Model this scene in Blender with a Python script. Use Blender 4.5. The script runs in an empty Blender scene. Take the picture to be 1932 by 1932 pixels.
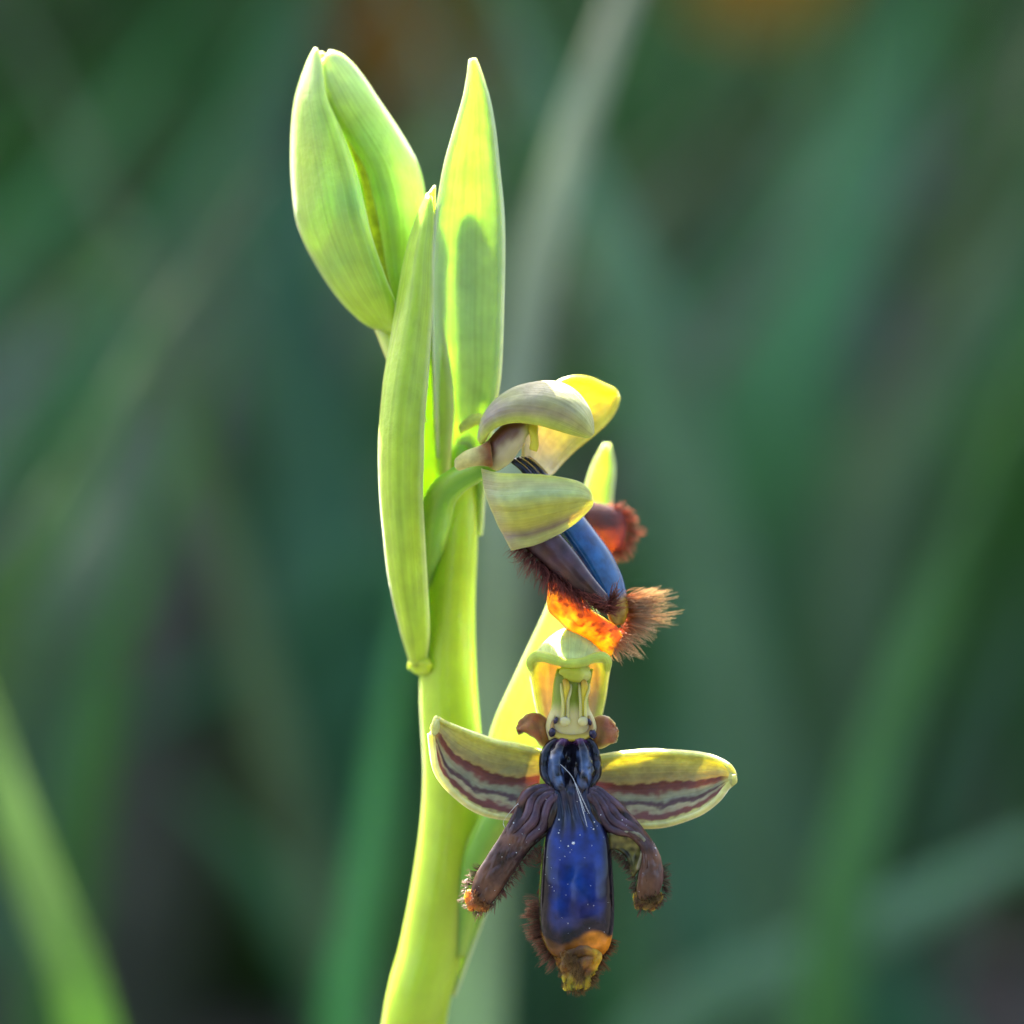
import bpy, math, random
import numpy as np
from mathutils import Vector, Matrix, noise

random.seed(7)
rng = np.random.default_rng(7)
scene = bpy.context.scene
col = scene.collection

# ------------------------------------------------------------------ camera
PITCH = math.radians(15.0)
LENS, SENSOR, DIST = 100.0, 24.0, 0.217
FOCUS_POINT = Vector((0.0, 0.0, 0.150))
FWD = Vector((0.0, math.cos(PITCH), -math.sin(PITCH)))
CAM_POS = FOCUS_POINT - FWD * DIST
cam_data = bpy.data.cameras.new('camera')
cam_data.lens, cam_data.sensor_width, cam_data.sensor_fit = LENS, SENSOR, 'HORIZONTAL'
cam_data.clip_start, cam_data.clip_end = 0.005, 200.0
cam_data.dof.use_dof = True
cam_data.dof.focus_distance = DIST
cam_data.dof.aperture_fstop = 11.5
cam = bpy.data.objects.new('camera', cam_data)
col.objects.link(cam)
CAM_M = Matrix.Translation(CAM_POS) @ Matrix.Rotation(math.pi / 2 - PITCH, 4, 'X')
cam.matrix_world = CAM_M
scene.camera = cam

# ------------------------------------------------------------------ sky, sun, exposure
TO_SUN = Vector((-0.27, 0.662, 0.692)).normalized()
SUN_EL = math.asin(TO_SUN.z)
SUN_AZ = math.atan2(TO_SUN.x, TO_SUN.y)
world = bpy.data.worlds.new('World')
scene.world = world
world.use_nodes = True
wn = world.node_tree.nodes
sky = wn.new('ShaderNodeTexSky')
sky.sky_type = 'NISHITA'
sky.sun_disc = False
sky.sun_elevation = SUN_EL
sky.sun_rotation = SUN_AZ
sky.dust_density = 5.0
wn['Background'].inputs['Strength'].default_value = 0.083
world.node_tree.links.new(sky.outputs[0], wn['Background'].inputs['Color'])
sun_data = bpy.data.lights.new('sun', 'SUN')
sun_data.energy = 5.0
sun_data.angle = math.radians(0.5)
sun_data.color = (1.0, 0.95, 0.86)
sun = bpy.data.objects.new('sun', sun_data)
sun.rotation_euler = (-TO_SUN).to_track_quat('-Z', 'Y').to_euler()
sun.location = TO_SUN * 3
col.objects.link(sun)
scene.view_settings.view_transform = 'Standard'
scene.view_settings.look = 'None'
scene.view_settings.gamma = 1.0
scene.view_settings.exposure = 2.85
scene.render.engine = 'CYCLES'
scene.cycles.use_denoising = True
scene.cycles.max_bounces = 8
scene.cycles.sample_clamp_indirect = 8.0

# ------------------------------------------------------------------ helpers
# The plant is measured in small units: 1 unit = 0.027 mm, x right and y down across
# the plane of the flower, d towards the viewer.
UNIT = SENSOR / LENS * DIST / 1932.0
DU = DIST / UNIT
RM = np.array(CAM_M.to_3x3())
TM = np.array(CAM_M.translation)


def to_cam(a):
    a = np.asarray(a, float)
    s = (DU - a[..., 2]) / DU
    return np.stack([(a[..., 0] - 966) * s, (966 - a[..., 1]) * s, a[..., 2] - DU], -1) * UNIT


def cam_to_world(c):
    return c @ RM.T + TM


def V(x, y, d=0.0):
    return Vector(cam_to_world(to_cam(np.array([x, y, d], float))))


def spline(pts, n, uniform=False):
    """Catmull-Rom through pts, n samples, even along the length."""
    p = np.asarray(pts, float)
    if len(p) == 2:
        t = np.linspace(0, 1, n)[:, None]
        return p[0] * (1 - t) + p[1] * t
    q = np.vstack([2 * p[0] - p[1], p, 2 * p[-1] - p[-2]])
    out = []
    m = 14
    for i in range(1, len(q) - 2):
        a, b, c, e = q[i - 1], q[i], q[i + 1], q[i + 2]
        t = np.linspace(0, 1, m, endpoint=False)[:, None]
        out.append(0.5 * (2 * b + (c - a) * t + (2 * a - 5 * b + 4 * c - e) * t ** 2 + (3 * b - a - 3 * c + e) * t ** 3))
    out = np.vstack(out + [p[-1:]])
    if uniform:
        return out[np.linspace(0, len(out) - 1, n).round().astype(int)]
    s = np.concatenate([[0], np.cumsum(np.linalg.norm(np.diff(out, axis=0), axis=1))])
    tt = np.linspace(0, s[-1], n)
    return np.stack([np.interp(tt, s, out[:, k]) for k in range(out.shape[1])], -1)


def nz(x, y, z=0.0):
    return noise.noise(Vector((x, y, z)))


def srgb(r, g, b):
    f = lambda c: (c / 255 / 12.92) if c / 255 <= 0.04045 else ((c / 255 + 0.055) / 1.055) ** 2.4
    return np.array([f(r), f(g), f(b)])


def mix(a, b, t):
    t = min(1.0, max(0.0, t))
    return np.asarray(a) * (1 - t) + np.asarray(b) * t


def sstep(a, b, x):
    t = min(1.0, max(0.0, (x - a) / (b - a)))
    return t * t * (3 - 2 * t)


def ramp(stops, t):
    if t <= stops[0][0]:
        return np.array(stops[0][1])
    for (t0, c0), (t1, c1) in zip(stops, stops[1:]):
        if t <= t1:
            return mix(c0, c1, (t - t0) / (t1 - t0))
    return np.array(stops[-1][1])


class Buf:
    """Collects vertices (camera space metres), faces, colours and uv for one mesh."""
    def __init__(self):
        self.v, self.f, self.c, self.t = [], [], [], []
        self.n = 0

    def add(self, verts, faces, cols, uvs):
        self.v.append(np.asarray(verts, float)); self.f += [tuple(i + self.n for i in f) for f in faces]
        self.c.append(np.asarray(cols, float)); self.t.append(np.asarray(uvs, float))
        self.n += len(verts)


def make_obj(name, buf, mat, parent=None, world_space=False, kind=None, label=None):
    v = np.vstack(buf.v)
    if not world_space:
        v = cam_to_world(v)
    if parent is not None:
        base = Vector(parent['base'])
        v = v - np.array(base)
    me = bpy.data.meshes.new(name)
    me.from_pydata(v.tolist(), [], buf.f)
    a = me.attributes.new('Col', 'FLOAT_COLOR', 'POINT')
    c = np.vstack(buf.c)
    a.data.foreach_set('color', np.hstack([c, np.ones((len(c), 1))]).astype(np.float32).ravel())
    b = me.attributes.new('uvw', 'FLOAT_VECTOR', 'POINT')
    b.data.foreach_set('vector', np.vstack(buf.t).astype(np.float32).ravel())
    me.materials.append(mat)
    for p in me.polygons:
        p.use_smooth = True
    me.update()
    o = bpy.data.objects.new(name, me)
    col.objects.link(o)
    if parent is not None:
        o.parent = parent
        o['base'] = list(parent['base'])
    if kind:
        o['kind'] = kind
    if label:
        o['label'] = label
    return o


def tag(o, label, cat, group=None):
    o['label'] = label
    o['category'] = cat
    if group:
        o['group'] = group


def loft_data(guides, nu=40, nv=20, th=8.0, rim=0.55, colour=None, disp=None, spread=None):
    """A closed sheet of thickness th through the guide curves (rows u, across v)."""
    rows = [spline(g, nu) for g in guides]
    R = np.stack(rows, 1)
    grid = np.zeros((nu, nv, 3))
    for i in range(nu):
        grid[i] = spline(R[i], nv, uniform=False)
    if disp is not None:
        for i in range(nu):
            for j in range(nv):
                grid[i, j] += np.array(disp(i / (nu - 1), j / (nv - 1), grid[i, j]))
    C = to_cam(grid)
    du = np.gradient(C, axis=0)
    dv = np.gradient(C, axis=1)
    N = np.cross(du, dv)
    L = np.linalg.norm(N, axis=2, keepdims=True)
    N = N / np.maximum(L, 1e-14)
    bad = L[..., 0] < np.median(L) * 0.004
    if bad.any():
        for i in range(nu):
            for j in range(nv):
                if bad[i, j]:
                    ii = min(nu - 3, max(2, i))
                    N[i, j] = N[ii, j]
    u = np.linspace(0, 1, nu)[:, None] * np.ones((1, nv))
    v = np.linspace(0, 1, nv)[None, :] * np.ones((nu, 1))
    e = np.minimum(np.minimum(u, 1 - u) * 4.0, np.minimum(v, 1 - v) * 3.0)
    e = np.clip(e / 0.35, 0, 1)
    e = np.sqrt(1 - (1 - e) ** 2)
    T = (th(u, v) if callable(th) else th) * UNIT * (rim + (1 - rim) * e)
    flip = N[..., 2].mean() < 0
    if flip:
        N = -N
    A = C + N * T[..., None] * 0.5
    B = C - N * T[..., None] * 0.5
    verts = np.vstack([A.reshape(-1, 3), B.reshape(-1, 3)])
    M = nu * nv
    faces = []
    idx = lambda i, j: i * nv + j
    def q(a, b, c, e_):
        faces.append((a, b, c, e_) if not flip else (e_, c, b, a))
    for i in range(nu - 1):
        for j in range(nv - 1):
            q(idx(i, j), idx(i + 1, j), idx(i + 1, j + 1), idx(i, j + 1))
            q(M + idx(i, j + 1), M + idx(i + 1, j + 1), M + idx(i + 1, j), M + idx(i, j))
    for i in range(nu - 1):
        q(idx(i + 1, 0), idx(i, 0), M + idx(i, 0), M + idx(i + 1, 0))
        q(idx(i, nv - 1), idx(i + 1, nv - 1), M + idx(i + 1, nv - 1), M + idx(i, nv - 1))
    for j in range(nv - 1):
        q(idx(0, j), idx(0, j + 1), M + idx(0, j + 1), M + idx(0, j))
        q(idx(nu - 1, j + 1), idx(nu - 1, j), M + idx(nu - 1, j), M + idx(nu - 1, j + 1))
    cf, uf = np.zeros((M, 3)), np.zeros((M, 3))
    cb, ub = np.zeros((M, 3)), np.zeros((M, 3))
    for i in range(nu):
        for j in range(nv):
            k = idx(i, j)
            p = grid[i, j]
            cf[k] = colour(i / (nu - 1), j / (nv - 1), p, 0)
            cb[k] = colour(i / (nu - 1), j / (nv - 1), p, 1)
            uf[k] = (i / (nu - 1), j / (nv - 1), 0)
            ub[k] = (i / (nu - 1), j / (nv - 1), 1)
    return verts, faces, np.vstack([cf, cb]), np.vstack([uf, ub])


def loft(name, mat, parent, guides, **kw):
    extra = {k: kw.pop(k) for k in ('kind', 'label') if k in kw}
    b = Buf()
    b.add(*loft_data(guides, **kw))
    return make_obj(name, b, mat, parent, **extra)


def between(L, R, bulge, n=7, k=3, power=1.0):
    """Guide curves from edge L to edge R, bowed towards the viewer by bulge."""
    a, b = spline(L, 24), spline(R, 24)
    if np.isscalar(bulge):
        bulge = [bulge, bulge]
    bb = np.interp(np.linspace(0, 1, 24), np.linspace(0, 1, len(bulge)), bulge)
    out = []
    for j in range(k + 2):
        t = 0.5 - 0.5 * math.cos(math.pi * j / (k + 1))
        g = a * (1 - t) + b * t
        g[:, 2] += bb * math.sin(math.pi * j / (k + 1)) ** power
        out.append(g)
    return out


def tube_data(path, radii, n=14, segs=40, colour=None, flat=1.0, ridge=0.0, ridges=6, fdir=None, wob=0.0):
    P = spline(path, segs)
    r = np.interp(np.linspace(0, 1, segs), np.linspace(0, 1, len(radii)), radii) if len(radii) != len(path) else None
    if r is None:
        rr = np.asarray(path, float)
        ext = np.hstack([rr, np.asarray(radii, float)[:, None]])
        S = spline(ext, segs)
        P, r = S[:, :3], S[:, 3]
    C = to_cam(P)
    T = np.gradient(C, axis=0)
    T /= np.linalg.norm(T, axis=1, keepdims=True) + 1e-15
    ref = np.array([0.0, 0.0, 1.0]) if fdir is None else np.asarray(fdir, float)
    verts, cols, uvs = [], [], []
    for i in range(segs):
        a = np.cross(T[i], ref)
        if np.linalg.norm(a) < 1e-6:
            a = np.cross(T[i], [1.0, 0, 0])
        a /= np.linalg.norm(a)
        b = np.cross(a, T[i])
        for j in range(n):
            th = 2 * math.pi * j / n
            rad = r[i] * UNIT * (1 + ridge * math.cos(ridges * th) + wob * nz(i * 0.35, math.cos(th) * 1.5, math.sin(th) * 1.5))
            p = C[i] + a * math.cos(th) * rad + b * math.sin(th) * rad * flat
            verts.append(p)
            off = (p - C[i]) / UNIT
            cols.append(colour(i / (segs - 1), j / n, P[i] + np.array([off[0], -off[1], off[2]]), 0))
            uvs.append((i / (segs - 1), j / n, 0))
    faces = []
    for i in range(segs - 1):
        for j in range(n):
            faces.append((i * n + j, i * n + (j + 1) % n, (i + 1) * n + (j + 1) % n, (i + 1) * n + j))
    faces.append(tuple(range(n))[::-1])
    faces.append(tuple((segs - 1) * n + j for j in range(n)))
    return verts, faces, cols, uvs


def tube(name, mat, parent, path, radii, **kw):
    extra = {k: kw.pop(k) for k in ('kind', 'label') if k in kw}
    b = Buf()
    b.add(*tube_data(path, radii, **kw))
    return make_obj(name, b, mat, parent, **extra)


def blob_data(c, rad, colour, nu=14, nv=18, wob=0.0, seed=0.0, rot=0.0):
    verts, faces, cols, uvs = [], [], [], []
    cr, sr = math.cos(rot), math.sin(rot)
    for i in range(nu + 1):
        ph = math.pi * i / nu
        for j in range(nv):
            th = 2 * math.pi * j / nv
            n = np.array([math.sin(ph) * math.cos(th), -math.cos(ph), math.sin(ph) * math.sin(th)])
            k = 1 + wob * nz(n[0] * 1.8 + seed, n[1] * 1.8, n[2] * 1.8)
            o = n * np.array(rad) * k
            o = np.array([o[0] * cr - o[1] * sr, o[0] * sr + o[1] * cr, o[2]])
            p = np.array(c) + o
            verts.append(to_cam(p))
            cols.append(colour(i / nu, j / nv, p, 0))
            uvs.append((i / nu, j / nv, 0))
    for i in range(nu):
        for j in range(nv):
            faces.append((i * nv + j, i * nv + (j + 1) % nv, (i + 1) * nv + (j + 1) % nv, (i + 1) * nv + j))
    return verts, faces, cols, uvs


def blob(name, mat, parent, c, rad, colour, **kw):
    b = Buf()
    b.add(*blob_data(c, rad, colour, **kw))
    return make_obj(name, b, mat, parent)


def hair_into(buf, base, tip, r, bend, c0, c1):
    base, tip, bend = np.array(base), np.array(tip), np.array(bend)
    m = 5
    t = np.linspace(0, 1, m)[:, None]
    P = to_cam(base * (1 - t) + tip * t + bend * (t * (1 - t)) * 4 * 0.5 + bend * t ** 2 * 0.35)
    T = P[-1] - P[0]
    a = np.cross(T, [0.3, 0.2, 1.0]); a /= np.linalg.norm(a) + 1e-15
    b = np.cross(a, T); b /= np.linalg.norm(b) + 1e-15
    verts, cols, uvs, faces = [], [], [], []
    for i in range(m):
        rr = r * UNIT * (1 - 0.75 * i / (m - 1))
        for j in range(3):
            th = 2.1 * j
            verts.append(P[i] + a * math.cos(th) * rr + b * math.sin(th) * rr)
            cols.append(mix(c0, c1, i / (m - 1)))
            uvs.append((i / (m - 1), 0, 0))
    for i in range(m - 1):
        for j in range(3):
            faces.append((i * 3 + j, i * 3 + (j + 1) % 3, i * 3 + 3 + (j + 1) % 3, i * 3 + 3 + j))
    faces.append((2, 1, 0)); faces.append((m * 3 - 3, m * 3 - 2, m * 3 - 1))
    buf.add(verts, faces, cols, uvs)


def fringe_into(buf, line, dirs, n, length, r=0.9, jitter=0.35, clump=7, c0=(0.1, 0.02, 0.02), c1=(0.3, 0.1, 0.06),
                width=4.0, curl=0.3, dd=0.0, pull=0.72):
    """Hairs standing on a line, in pointed tufts."""
    L = spline(line, 200)
    Dv = spline(dirs, 200)
    ncl = max(1, n // clump)
    tips = []
    for k in range(ncl):
        t = (k + random.random()) / ncl
        i = min(199, int(t * 199))
        l = length * random.uniform(0.6, 1.25)
        d = Dv[i] + np.array([random.gauss(0, jitter), random.gauss(0, jitter), random.gauss(0, jitter)])
        tips.append((t, L[i] + d * l))
    for _ in range(n):
        t = random.random()
        i = min(199, int(t * 199))
        base = L[i] + np.array([random.gauss(0, width * .4), random.gauss(0, width * .4), random.gauss(0, width)])
        d = Dv[i] + np.array([random.gauss(0, jitter), random.gauss(0, jitter), random.gauss(0, jitter) + dd])
        tip = base + d * length * random.uniform(0.5, 1.1)
        k = min(range(ncl), key=lambda q: abs(tips[q][0] - t))
        tip = tip * (1 - pull) + tips[k][1] * pull + np.array([random.gauss(0, 1.2) for _ in range(3)])
        bend = np.array([random.gauss(0, 1), random.gauss(0, 1), random.gauss(0, 1)]) * length * curl
        s = random.uniform(0.7, 1.25)
        hair_into(buf, base, tip, r * random.uniform(0.7, 1.3), bend, np.array(c0) * s, np.array(c1) * s)


# ------------------------------------------------------------------ materials
def mat_tissue(name, sss=1.0, scale=0.0012, radius=(0.9, 1.0, 0.25), rough=0.5, spec=0.4, bump=0.25, bscale=2600,
               vein=0.0, vfreq=60.0, mott=0.18, mscale=900, coat=0.0, sheen=0.0):
    m = bpy.data.materials.new(name)
    m.use_nodes = True
    nt = m.node_tree
    N, K = nt.nodes, nt.links
    p = N['Principled BSDF']
    a = N.new('ShaderNodeAttribute'); a.attribute_name = 'Col'
    uv = N.new('ShaderNodeAttribute'); uv.attribute_name = 'uvw'
    tc = N.new('ShaderNodeTexCoord')
    n1 = N.new('ShaderNodeTexNoise'); n1.inputs['Scale'].default_value = mscale; n1.inputs['Detail'].default_value = 4
    K.new(tc.outputs['Object'], n1.inputs['Vector'])
    mr = N.new('ShaderNodeMapRange')
    mr.inputs['From Min'].default_value = 0.3; mr.inputs['From Max'].default_value = 0.7
    mr.inputs['To Min'].default_value = 1 - mott; mr.inputs['To Max'].default_value = 1 + mott
    K.new(n1.outputs['Fac'], mr.inputs['Value'])
    mul = N.new('ShaderNodeVectorMath'); mul.operation = 'SCALE'
    K.new(a.outputs['Color'], mul.inputs[0]); K.new(mr.outputs[0], mul.inputs['Scale'])
    base = mul.outputs[0]
    # veins run along the organ: stripes over the cross coordinate, wavering
    sep = N.new('ShaderNodeSeparateXYZ'); K.new(uv.outputs['Vector'], sep.inputs[0])
    cmb = N.new('ShaderNodeCombineXYZ')
    k1 = N.new('ShaderNodeMath'); k1.operation = 'MULTIPLY'; k1.inputs[1].default_value = vfreq
    k2 = N.new('ShaderNodeMath'); k2.operation = 'MULTIPLY'; k2.inputs[1].default_value = 1.6
    K.new(sep.outputs['Y'], k1.inputs[0]); K.new(sep.outputs['X'], k2.inputs[0])
    K.new(k1.outputs[0], cmb.inputs['X']); K.new(k2.outputs[0], cmb.inputs['Y'])
    n2 = N.new('ShaderNodeTexNoise'); n2.inputs['Scale'].default_value = 1.0; n2.inputs['Detail'].default_value = 2
    K.new(cmb.outputs[0], n2.inputs['Vector'])
    vr = N.new('ShaderNodeMapRange')
    vr.inputs['From Min'].default_value = 0.32; vr.inputs['From Max'].default_value = 0.68
    vr.inputs['To Min'].default_value = 1 - vein; vr.inputs['To Max'].default_value = 1 + vein
    K.new(n2.outputs['Fac'], vr.inputs['Value'])
    mul2 = N.new('ShaderNodeVectorMath'); mul2.operation = 'SCALE'
    K.new(base, mul2.inputs[0]); K.new(vr.outputs[0], mul2.inputs['Scale'])
    K.new(mul2.outputs[0], p.inputs['Base Color'])
    n3 = N.new('ShaderNodeTexNoise'); n3.inputs['Scale'].default_value = bscale; n3.inputs['Detail'].default_value = 3
    K.new(tc.outputs['Object'], n3.inputs['Vector'])
    add = N.new('ShaderNodeMath'); add.operation = 'ADD'
    K.new(n3.outputs['Fac'], add.inputs[0]); K.new(n2.outputs['Fac'], add.inputs[1])
    bp = N.new('ShaderNodeBump'); bp.inputs['Strength'].default_value = bump; bp.inputs['Distance'].default_value = 0.00015
    K.new(add.outputs[0], bp.inputs['Height'])
    K.new(bp.outputs[0], p.inputs['Normal'])
    p.inputs['Roughness'].default_value = rough
    p.inputs['Specular IOR Level'].default_value = spec
    p.inputs['Subsurface Weight'].default_value = sss
    p.inputs['Subsurface Radius'].default_value = radius
    p.inputs['Subsurface Scale'].default_value = scale
    p.inputs['Coat Weight'].default_value = coat
    p.inputs['Coat Roughness'].default_value = 0.12
    p.inputs['Sheen Weight'].default_value = sheen
    p.inputs['Sheen Roughness'].default_value = 0.22
    return m


M_STEM = mat_tissue('stem_tissue', scale=0.0012, radius=(1.05, 1.0, 0.25), rough=0.32, spec=0.55, coat=0.12, sheen=0.36, bump=0.12, vein=0.03, mott=0.06, vfreq=26)
M_BRACT = mat_tissue('bract_tissue', scale=0.0005, radius=(1.12, 1.05, 0.5), rough=0.34, spec=0.38, coat=0.04, sheen=0.32, bump=0.3, vein=0.10, vfreq=34, mott=0.10)
M_SEPAL = mat_tissue('sepal_tissue', scale=0.0005, radius=(1.3, 1.1, 0.4), sheen=0.18, rough=0.42, spec=0.45, bump=0.35, vein=0.10, vfreq=44, mott=0.16, mscale=1400)
M_PETAL = mat_tissue('petal_tissue', scale=0.0008, rough=0.55, bump=0.35, mott=0.25, mscale=2200, sheen=0.2)
M_COLUMN = mat_tissue('column_tissue', scale=0.0006, rough=0.35, bump=0.15, mott=0.08)
M_LIP = mat_tissue('lip_gloss', sss=0.0, rough=0.13, spec=0.45, bump=0.05, bscale=1300, vfreq=8, mott=0.45, mscale=1500, coat=0.0)
M_LOBE = mat_tissue('lobe_velvet', sss=0.12, scale=0.0005, radius=(1, 0.3, 0.15), rough=0.22, spec=0.4, bump=0.10, bscale=1400, vfreq=10,
                    mott=0.6, mscale=1000, coat=0.0)
M_AMBER = mat_tissue('amber_rim', sss=1.0, scale=0.0012, radius=(1.0, 0.75, 0.1), rough=0.4, bump=0.5, mott=0.4, mscale=1700)
M_WHITE = mat_tissue('white_fibre', sss=0.0, rough=0.4, bump=0.0, mott=0.05)


def mat_blade(name, rough=0.5, trans=0.35, mott=0.25):
    m = bpy.data.materials.new(name)
    m.use_nodes = True
    nt = m.node_tree
    N, K = nt.nodes, nt.links
    p = N['Principled BSDF']
    a = N.new('ShaderNodeAttribute'); a.attribute_name = 'Col'
    tc = N.new('ShaderNodeTexCoord')
    n1 = N.new('ShaderNodeTexNoise'); n1.inputs['Scale'].default_value = 60; n1.inputs['Detail'].default_value = 5
    K.new(tc.outputs['Object'], n1.inputs['Vector'])
    mr = N.new('ShaderNodeMapRange')
    mr.inputs['From Min'].default_value = 0.3; mr.inputs['From Max'].default_value = 0.7
    mr.inputs['To Min'].default_value = 1 - mott; mr.inputs['To Max'].default_value = 1 + mott
    K.new(n1.outputs['Fac'], mr.inputs['Value'])
    mul = N.new('ShaderNodeVectorMath'); mul.operation = 'SCALE'
    K.new(a.outputs['Color'], mul.inputs[0]); K.new(mr.outputs[0], mul.inputs['Scale'])
    K.new(mul.outputs[0], p.inputs['Base Color'])
    p.inputs['Roughness'].default_value = rough
    p.inputs['Specular IOR Level'].default_value = 0.4
    t = N.new('ShaderNodeBsdfTranslucent')
    K.new(mul.outputs[0], t.inputs['Color'])
    mx = N.new('ShaderNodeMixShader'); mx.inputs[0].default_value = trans
    K.new(p.outputs[0], mx.inputs[1]); K.new(t.outputs[0], mx.inputs[2])
    K.new(mx.outputs[0], N['Material Output'].inputs['Surface'])
    return m


M_GRASS = mat_blade('grass_blade')
M_DRY = mat_blade('dry_leaf', rough=0.8, trans=0.2)
M_HAIR = mat_blade('lip_hair', rough=0.4, trans=0.45, mott=0.1)


def mat_ground():
    m = bpy.data.materials.new('ground_soil')
    m.use_nodes = True
    N, K = m.node_tree.nodes, m.node_tree.links
    p = N['Principled BSDF']
    tc = N.new('ShaderNodeTexCoord')
    n1 = N.new('ShaderNodeTexNoise'); n1.inputs['Scale'].default_value = 9; n1.inputs['Detail'].default_value = 8
    n2 = N.new('ShaderNodeTexNoise'); n2.inputs['Scale'].default_value = 130; n2.inputs['Detail'].default_value = 6
    K.new(tc.outputs['Object'], n1.inputs['Vector']); K.new(tc.outputs['Object'], n2.inputs['Vector'])
    cr = N.new('ShaderNodeValToRGB')
    e = cr.color_ramp.elements
    e[0].position = 0.36; e[0].color = (0.022, 0.035, 0.016, 1)
    e[1].position = 0.66; e[1].color = (0.125, 0.10, 0.105, 1)
    x = e.new(0.5); x.color = (0.06, 0.05, 0.042, 1)
    K.new(n1.outputs['Fac'], cr.inputs['Fac'])
    mr = N.new('ShaderNodeMapRange'); mr.inputs['To Min'].default_value = 0.5; mr.inputs['To Max'].default_value = 1.5
    K.new(n2.outputs['Fac'], mr.inputs['Value'])
    mul = N.new('ShaderNodeVectorMath'); mul.operation = 'SCALE'
    K.new(cr.outputs['Color'], mul.inputs[0]); K.new(mr.outputs[0], mul.inputs['Scale'])
    K.new(mul.outputs[0], p.inputs['Base Color'])
    p.inputs['Roughness'].default_value = 0.95
    bp = N.new('ShaderNodeBump'); bp.inputs['Strength'].default_value = 0.8; bp.inputs['Distance'].default_value = 0.01
    K.new(n2.outputs['Fac'], bp.inputs['Height']); K.new(bp.outputs[0], p.inputs['Normal'])
    return m


# ------------------------------------------------------------------ ground
def ground_z(x, y):
    r = math.hypot(x, y)
    return 0.012 * nz(x * 2.3, y * 2.3, 3.1) * min(1, r / 0.15) + 0.004 * nz(x * 11, y * 11, 1.0)


def build_ground():
    xs = [-60, -20, -8, -4] + list(np.linspace(-2, 2, 61)) + [4, 8, 20, 60]
    ys = [-60, -20, -8, -4] + list(np.linspace(-1, 3, 61)) + [5, 9, 20, 90]
    v = [(x, y, ground_z(x, y) if abs(x) < 3 and -2 < y < 4 else 0.0) for y in ys for x in xs]
    n = len(xs)
    f = [(j * n + i, j * n + i + 1, (j + 1) * n + i + 1, (j + 1) * n + i) for j in range(len(ys) - 1) for i in range(n - 1)]
    me = bpy.data.meshes.new('ground'); me.from_pydata(v, [], f)
    for p in me.polygons: p.use_smooth = True
    me.materials.append(mat_ground())
    o = bpy.data.objects.new('ground', me); col.objects.link(o)
    o['kind'] = 'structure'


build_ground()

# ------------------------------------------------------------------ the orchid
BASE = Vector((-0.012, 0.012, 0.0))
BASE.z = ground_z(BASE.x, BASE.y)
orchid = bpy.data.objects.new('orchid_plant', None)
orchid.empty_display_size = 0.01
orchid.location = BASE
orchid['base'] = list(BASE)
col.objects.link(orchid)
tag(orchid, 'backlit lime green orchid stem with two blue-lipped insect-like flowers and a closed bud', 'orchid')

# colours (linear)
LIME = np.array([0.50, 0.69, 0.04])
LEAF = np.array([0.40, 0.60, 0.09])
PALE = np.array([0.62, 0.73, 0.36])
CREAM = np.array([0.72, 0.70, 0.40])
MAROON = np.array([0.15, 0.035, 0.035])


def c_stem(u, v, p, s):
    return mix(LIME, LEAF * 1.0, sstep(1000, 700, p[1]) * 0.7) * (1 + 0.10 * nz(p[0] * .02, p[1] * .008, 2))


def cam_point_of(w):
    """plant units of a world point"""
    c = (np.array(w) - TM) @ RM
    d = c[2] / UNIT + DU
    s = (DU - d) / DU
    return (c[0] / UNIT / s + 966, 966 - c[1] / UNIT / s, d)


bx, by, bd = cam_point_of(BASE + Vector((0, 0, -0.004)))
stem_path = [(872, 790, -268), (868, 860, -262), (860, 1000, -232), (850, 1150, -230), (847, 1300, -250), (856, 1450, -265),
             (850, 1560, -275), (835, 1680, -285), (812, 1800, -300), (783, 1932, -320)]
px, py, pd = stem_path[-1]
for k in (0.12, 0.3, 0.5, 0.75, 1.0):
    e = k * k * (3 - 2 * k)
    stem_path.append((px + (bx - px) * k - 60 * math.sin(k * math.pi), py + (by - py) * k, pd + (bd - pd) * k))
stem_r = [16, 34, 44, 49, 56, 58, 58, 60, 61, 63, 64, 66, 68, 70, 72]
stem = tube('stem', M_STEM, orchid, stem_path, stem_r, n=28, segs=110, colour=c_stem, ridge=0.018, ridges=5)

# node swelling where the long front bract sits
blob('node', M_STEM, orchid, (796, 1254, -222), (26, 19, 40), c_stem, wob=0.3)


def c_bract(u, v, p, s):
    n = nz(p[0] * .03, p[1] * .006, 5)
    c = mix(LEAF, LIME, 0.35 + 0.35 * n + 0.3 * sstep(700, 1100, p[1]))
    e = min(v, 1 - v)
    c = mix(c, PALE, (1 - sstep(0.0, 0.06, e)) * 0.8)
    return c * (1 + 0.12 * nz(p[0] * .12, p[1] * .02, 9))


# long front bract: folded lengthwise, keel at the left, opening to the right
near_m = [(803, 1255, -205), (810, 1190, -160), (806, 1100, -120), (800, 1000, -90), (797, 930, -75), (799, 860, -62), (800, 800, -55),
          (807, 720, -48), (812, 640, -45), (817, 560, -45), (815, 480, -50), (818, 420, -55), (814, 372, -62)]
near_k = [(785, 1258, -195), (772, 1190, -145), (758, 1090, -95), (752, 1000, -62), (748, 930, -45), (747, 860, -34), (750, 800, -27),
          (757, 720, -22), (768, 640, -20), (780, 560, -22), (790, 480, -32), (801, 420, -45), (811, 370, -60)]
keel = [(778, 1256, -225), (757, 1180, -190), (737, 1090, -155), (726, 1000, -125), (720, 930, -110), (718, 860, -100), (720, 800, -95),
        (727, 720, -90), (740, 640, -86), (753, 560, -84), (768, 480, -82), (787, 415, -80), (807, 366, -74)]
far_k = [(790, 1256, -255), (778, 1180, -245), (765, 1090, -225), (758, 1000, -205), (758, 930, -190), (765, 860, -180), (772, 800, -172),
         (777, 720, -160), (778, 640, -150), (780, 560, -140), (790, 480, -122), (802, 415, -104), (812, 362, -84)]
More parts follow.
